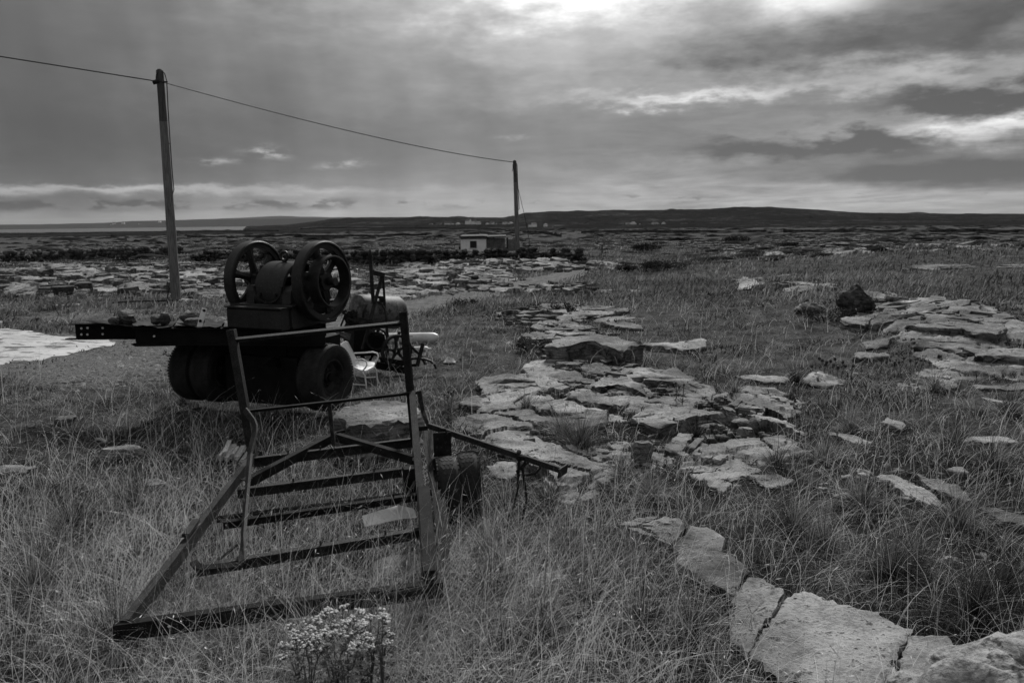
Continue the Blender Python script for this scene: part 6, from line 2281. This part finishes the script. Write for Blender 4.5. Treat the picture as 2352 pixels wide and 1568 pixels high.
bush('round dark bush alone on the plain right of the marker post', 1484, 578, 76, 24, 1, 1300)
bush('low wide dark thicket with pale grass in front, below the round bush', 1520, 622, 130, 28, 2, 1700)
bush('flat dark bush further away on the plain below the middle of the hill', 1697, 555, 60, 14, 3, 800)
bush('low dark scrub patch on the plain to the right of the flat bush', 1800, 566, 70, 9, 4, 500)
bush('dark bramble clump at the left of the thicket', 1440, 624, 50, 18, 5, 600)
bush('dark scrub tuft at the foot of the pole by the black wall', 1195, 602, 40, 12, 6, 400)
bush('brambly bush on the rubble in front of the pale pavement right of the scrap', 1295, 724, 70, 34, 7, 700, 'shrub', .03)
bush('dark moss bush beside the pale flat-topped slab', 1222, 806, 84, 44, 8, 900, 'heath', .02)
bush('dark low bush in the grass right of the black hose', 1070, 704, 60, 20, 9, 500, 'shrub', .03)
bush('bushy weeds between the rubble and worn turf at the left', 130, 712, 110, 36, 10, 900, 'stem', .03)
bush('dark creeping bush hiding the boulder foot at the right', 1900, 738, 110, 40, 11, 1100, 'heath', .025)
bush('small dark moss cushion by the crack in the long pale bed', 1680, 1395, 60, 50, 12, 900, 'heath', .006)

# ------------------------------------------------------------------ grass
CLEAR_GRASS = [(-3.0, 11.2, 1.0)]


def blades(name, x, y, L, az, lean, w, mat, segs, g, heads=0.0, dz=0.0):
    n = len(x)
    z = H(x, y) - .01 + dz
    t = np.linspace(0, 1, segs + 1)
    sl_, cl_ = np.sin(lean), np.cos(lean)
    hx = L[:, None] * sl_[:, None] * t[None] ** 1.8
    vz = L[:, None] * (t[None] * (cl_[:, None] * .45 + .55) - .42 * (sl_ ** 2)[:, None] * t[None] ** 2.6)
    cx = x[:, None] + np.sin(az)[:, None] * hx
    cy = y[:, None] + np.cos(az)[:, None] * hx
    czz = z[:, None] + vz
    wa = az + np.pi / 2 + g.normal(0, .9, n)
    wx, wy = np.sin(wa), np.cos(wa)
    wt = np.array([1.0, .95, .75, .5, .35])[:segs] if segs < 5 else np.linspace(1, .3, segs)
    P = []
    for k in range(segs):
        hw = w * wt[k] * .5
        P.append(np.stack([cx[:, k] - wx * hw, cy[:, k] - wy * hw, czz[:, k]], -1))
        P.append(np.stack([cx[:, k] + wx * hw, cy[:, k] + wy * hw, czz[:, k]], -1))
    P.append(np.stack([cx[:, segs], cy[:, segs], czz[:, segs]], -1))
    m = 2 * segs + 1
    V = np.stack(P, 1).reshape(-1, 3)
    o = (np.arange(n) * m)[:, None]
    loops = []
    pat, cnt = [], []
    for k in range(segs - 1):
        pat += [2 * k, 2 * k + 1, 2 * k + 3, 2 * k + 2]
        cnt.append(4)
    pat += [2 * segs - 2, 2 * segs - 1, 2 * segs]
    cnt.append(3)
    Fi = (o + np.array(pat)[None]).reshape(-1)
    C = np.tile(cnt, n)
    if heads > 0:
        k = np.nonzero(g.random(n) < heads)[0]
        tip = np.stack([cx[k, segs], cy[k, segs], czz[k, segs]], -1)
        pre = np.stack([cx[k, segs - 1], cy[k, segs - 1], czz[k, segs - 1]], -1)
        d = tip - pre
        d /= np.linalg.norm(d, axis=1, keepdims=True) + 1e-9
        hl = g.uniform(.015, .04, len(k))[:, None]
        s = np.stack([wx[k], wy[k], 0 * wx[k]], -1) * (w[k] * g.uniform(.9, 1.5, len(k)))[:, None] * .7
        q = np.stack([tip - d * hl, tip - s, tip + d * hl * .6, tip + s], 1).reshape(-1, 3)
        b = len(V)
        V = np.concatenate([V, q])
        Fi = np.concatenate([Fi, np.arange(len(q)) + b])
        C = np.concatenate([C, np.full(len(k), 4)])
    return np_mesh(name, V, Fi, C, mat, 'stuff')


def grow(x, y, lim=.42, grow_=.97):
    """True where grass can stand"""
    z = H(x, y)
    rk, gv = cover(x, y, z)
    k = fbm(x * .9, y * .9, 4, 55) - .5
    ok = (rk + k * .8 < lim) & (gv + k * 1.0 < .52)
    ok &= ~in_polys(x, y, SLAB_POLYS, grow_)
    dd = np.hypot(x, y)
    ok &= ~((bedrock(x, y) > .005) & (dd < 62))
    ok &= ~in_polys(x, y, [TRACK])
    return ok


PATCH = lambda x, y: fbm(x / 1.7, y / 1.7, 4, 91)
# turf: clumps of short blades, thick near the camera, spread out to the middle distance


def rightness(x, y):
    """the stony right hand ground carries thinner, shorter turf than the left"""
    return sstep(-.05, .16, np.arctan2(x, y))


tx, ty, g = scatter(18800, 3.3, 60, 42, -.1, 101)
rt_ = rightness(tx, ty)
ok = grow(tx, ty, .50) & (PATCH(tx, ty) + .10 * g.normal(0, 1, len(tx)) > .45 + .05 * rt_ - .19 * sstep(9, 15, np.hypot(tx, ty)))
tx, ty = tx[ok], ty[ok]
td = np.hypot(tx, ty)
per = np.clip((25 * (9 / td) ** .22), 12, 32).astype(int)
idx = np.repeat(np.arange(len(tx)), per)
n = len(idx)
d = td[idx]
r = np.abs(g.normal(0, 1, n)) * (.06 + .010 * d)
a = g.uniform(0, 2 * np.pi, n)
x, y = tx[idx] + r * np.sin(a), ty[idx] + r * np.cos(a)
ok = (~in_polys(x, y, SLAB_POLYS, .97) | (g.random(n) < .05)) & (bedrock(x, y) < .03)
x, y, a, d, idx = x[ok], y[ok], a[ok], d[ok], idx[ok]
n = len(x)
ht = (.07 + .17 * sstep(.40, .62, PATCH(x, y))) * g.lognormal(0, .34, n) * np.interp(d, [3, 9, 16, 30, 60], [1, .9, .66, .6, .7])
ht *= (1 - .45 * rightness(x, y)) * .78
ht *= 1 - .45 * np.clip(cover(x, y)[0] * 1.6, 0, 1)
ht *= np.where(in_polys(x, y, SLAB_POLYS, 1.22), .6, 1)
FRAME = [np.array([PZ(u, v, .2)[:2] for u, v in ((240, 1470), (1010, 1380), (990, 980), (560, 1010))])]
ht *= np.where(in_polys(x, y, FRAME), .6, 1)
RAIL = [np.array([PZ(u, v, .2)[:2] for u, v in q]) for q in (((225, 1470), (330, 1500), (600, 1090), (540, 1090)),)]
ht *= np.where(in_polys(x, y, RAIL), .5, 1)
la = np.where(g.random(n) < .65, a, g.uniform(0, 6.28, n))
ll, lw = np.clip(g.normal(1.0, .4, n), .05, 1.55), np.maximum(.0036, .00045 * d) * g.uniform(.7, 1.3, n)
side = g.random(n) < rightness(x, y)
for nm, sel_, mt in (('grass', ~side, 'grass'), ('moor_grass', side, 'moor')):
    blades(nm, x[sel_], y[sel_], ht[sel_], la[sel_], ll[sel_], lw[sel_], M[mt], 3, g)

# big radiating tussocks picked out one by one
tus = [(1335, 1040, .34, 420), (1290, 1010, .3, 300), (1500, 1150, .26, 360), (1430, 1100, .22, 240), (1830, 1245, .32, 460), (1900, 1270, .26, 300), (2060, 1345, .34, 460), (2120, 1330, .28, 320), (2260, 1440, .3, 360), (2320, 1380, .3, 300),
       (1960, 1000, .26, 300), (2060, 980, .26, 260), (1900, 1060, .25, 260), (2200, 1040, .26, 260), (2290, 1090, .3, 320), (1790, 1090, .24, 260), (1990, 1180, .26, 300), (2210, 1230, .3, 320), (1690, 910, .22, 220), (1830, 880, .22, 200),
       (1600, 1010, .2, 200), (1260, 1180, .30, 340), (1120, 1290, .34, 400), (1300, 1290, .3, 340), (1450, 1330, .28, 300), (980, 1480, .38, 460), (1130, 1420, .36, 420), (1250, 1500, .34, 360), (560, 1180, .3, 300), (300, 1180, .34, 360),
       (150, 1240, .36, 420), (420, 1420, .36, 380), (60, 1400, .36, 400), (250, 1530, .4, 460), (520, 1540, .38, 420), (620, 1470, .34, 340), (720, 1340, .3, 300), (650, 1230, .28, 260), (820, 1330, .28, 240), (700, 900, .26, 240),
       (480, 900, .26, 260), (420, 930, .22, 200), (620, 985, .26, 260), (1210, 950, .24, 240), (1090, 940, .24, 220), (2330, 960, .28, 260), (2150, 900, .22, 200), (1600, 1500, .3, 300), (1480, 1480, .34, 360), (700, 1585, .42, 380), (790, 1600, .42, 380), (870, 1590, .40, 340), (380, 1500, .36, 300), (480, 1490, .34, 260), (600, 1480, .3, 240), (860, 1440, .3, 240), (1350, 1420, .32, 320)]
X, Y, A_, Ln, Le, D_ = [], [], [], [], [], []
for (u, v, s, k) in tus:
    p = G(u, v)
    k = int(k * 1.6)
    dd = math.hypot(p[0], p[1])
    a = g.uniform(0, 2 * np.pi, k)
    r = np.abs(g.normal(0, 1, k)) * s * .26
    X.append(p[0] + r * np.sin(a))
    Y.append(p[1] + s * .3 + r * np.cos(a))
    A_.append(a + g.normal(.35, .55, k))
    Ln.append(s * g.lognormal(0, .38, k) * 1.05)
    Le.append(np.clip(.35 + r / s * 2.4 + g.normal(0, .22, k), .05, 1.5))
    D_.append(np.full(k, dd))
X, Y, A_, Ln, Le, D_ = map(np.concatenate, (X, Y, A_, Ln, Le, D_))
ok = ~in_polys(X, Y, SLAB_POLYS, .97)
X, Y, A_, Ln, Le, D_ = X[ok], Y[ok], A_[ok], Ln[ok], Le[ok], D_[ok]
blades('tussock_grass', X, Y, Ln, A_, Le, np.maximum(.0028, .00048 * D_) * g.uniform(.7, 1.3, len(X)), M['grass'], 4, g)

# long pale flowering stalks, thickest on the left and in front of the trailer
x, y, g = scatter(58000, 3.2, 26, 41, -.25, 131)
u, v = proj(np.stack([x, y, H(x, y)], -1))
wgt = .16 + .9 * np.exp(-((u - 330) / 520) ** 2 - ((v - 1330) / 260) ** 2) + .75 * np.exp(-((u - 950) / 480) ** 2 - ((v - 1450) / 220) ** 2) + .25 * np.exp(-((u - 1400) / 300) ** 2 - ((v - 1250) / 200) ** 2) + .22 * np.exp(-((u - 2250) / 300) ** 2 - ((v - 1150) / 250) ** 2)
ok = (g.random(len(x)) < wgt) & grow(x, y, .55)
x, y = x[ok], y[ok]
d = np.hypot(x, y)
n = len(x)
lean = np.clip(np.abs(g.normal(1.0, .45, n)), .05, 1.58)
az = np.where(g.random(n) < .35, g.normal(1.4, .7, n), g.uniform(0, 6.28, n))
blades('grass_stalks', x, y, g.lognormal(-.66, .30, n) * np.interp(d, [3, 10, 26], [1, .85, .7]), az, lean, np.maximum(.0038, .00052 * d), M['straw'], 5, g, .25)

# dead thatch lying flat between the clumps
x, y, g = scatter(22000, 3.2, 20, 37, -.2, 151)
ok = grow(x, y, .55)
x, y = x[ok], y[ok]
n = len(x)
blades('dead_grass', x, y, g.lognormal(-1.75, .35, n), g.uniform(0, 6.28, n), np.clip(g.normal(1.2, .25, n), .3, 1.5), np.maximum(.003, .0005 * np.hypot(x, y)), M['grass'], 3, g, 0, .01)

# dark low growth creeping between the rocks on the right
x, y, g = scatter(90000, 3.6, 30, 37, -.1, 161)
rk, gv = cover(x, y)
bh = bedrock(x, y)
ok = (bh < .015) & (rk + (fbm(x * 1.1, y * 1.1, 4, 66) - .5) * 1.2 + .18 * rightness(x, y) > .30) & (~in_polys(x, y, SLAB_POLYS, .93) | (g.random(len(x)) < .12))
x, y = x[ok], y[ok]
n = len(x)
d = np.hypot(x, y)
blades('heath', x, y, g.lognormal(-2.6, .4, n), g.uniform(0, 6.28, n), np.clip(g.normal(.8, .3, n), .1, 1.5), np.maximum(.008, .0013 * d), M['heath'], 2, g)

# far grass of the meadow and the mounds
x, y, g = scatter(84000, 22, 150, 42, -.2, 171)
ok = grow(x, y, .50)
x, y = x[ok], y[ok]
n = len(x)
d = np.hypot(x, y)
blades('meadow_grass', x, y, g.lognormal(-1.62, .3, n), np.where(g.random(n) < .6, g.normal(1.3, .5, n), g.uniform(0, 6.28, n)), np.clip(g.normal(.7, .3, n), .05, 1.4), .0011 * d * g.uniform(.6, 1.4, n), M['far_grass'], 2, g)

# seed heads of small pale flowers dotted about the turf
x, y, g = scatter(900, 3.6, 16, 37, 0, 181)
ok = grow(x, y, .5) & (g.random(len(x)) < .4)
x, y = x[ok], y[ok]
mb = MB()
z = H(x, y)
for k in range(len(x)):
    h = g.uniform(.10, .32)
    r = g.uniform(.006, .012)
    p = np.array([x[k], y[k], z[k] + h])
    mb.add([p + (r, 0, 0), p + (0, r, 0), p - (r, 0, 0), p - (0, r, 0), p + (0, 0, r), p - (0, 0, r)], [(0, 1, 4), (1, 2, 4), (2, 3, 4), (3, 0, 4), (1, 0, 5), (2, 1, 5), (3, 2, 5), (0, 3, 5)])
    mb.tube([(x[k] + g.normal(0, .03), y[k], z[k]), p], .0016, 3)
mb.build('meadow_flowers', M['petal'], None, kind='stuff')

# ------------------------------------------------------------------ thin sea haze over the whole place
hm = bpy.data.materials.new('haze')
hm.use_nodes = True
hm.node_tree.nodes.remove(hm.node_tree.nodes['Principled BSDF'])
hv = hm.node_tree.nodes.new('ShaderNodeVolumePrincipled')
hv.inputs['Color'].default_value = (.9, .9, .9, 1)
hv.inputs['Density'].default_value = 1.9e-5
hm.node_tree.links.new(hv.outputs[0], hm.node_tree.nodes['Material Output'].inputs['Volume'])
zt = 230.0
hb_ = MB().box((0, 0, (zt - 40) / 2), (50000, 50000, zt + 40))
hb_.f = [tuple(reversed(q)) for q in hb_.f]              # faces outward
hb_.build('haze', hm, None, kind='stuff')
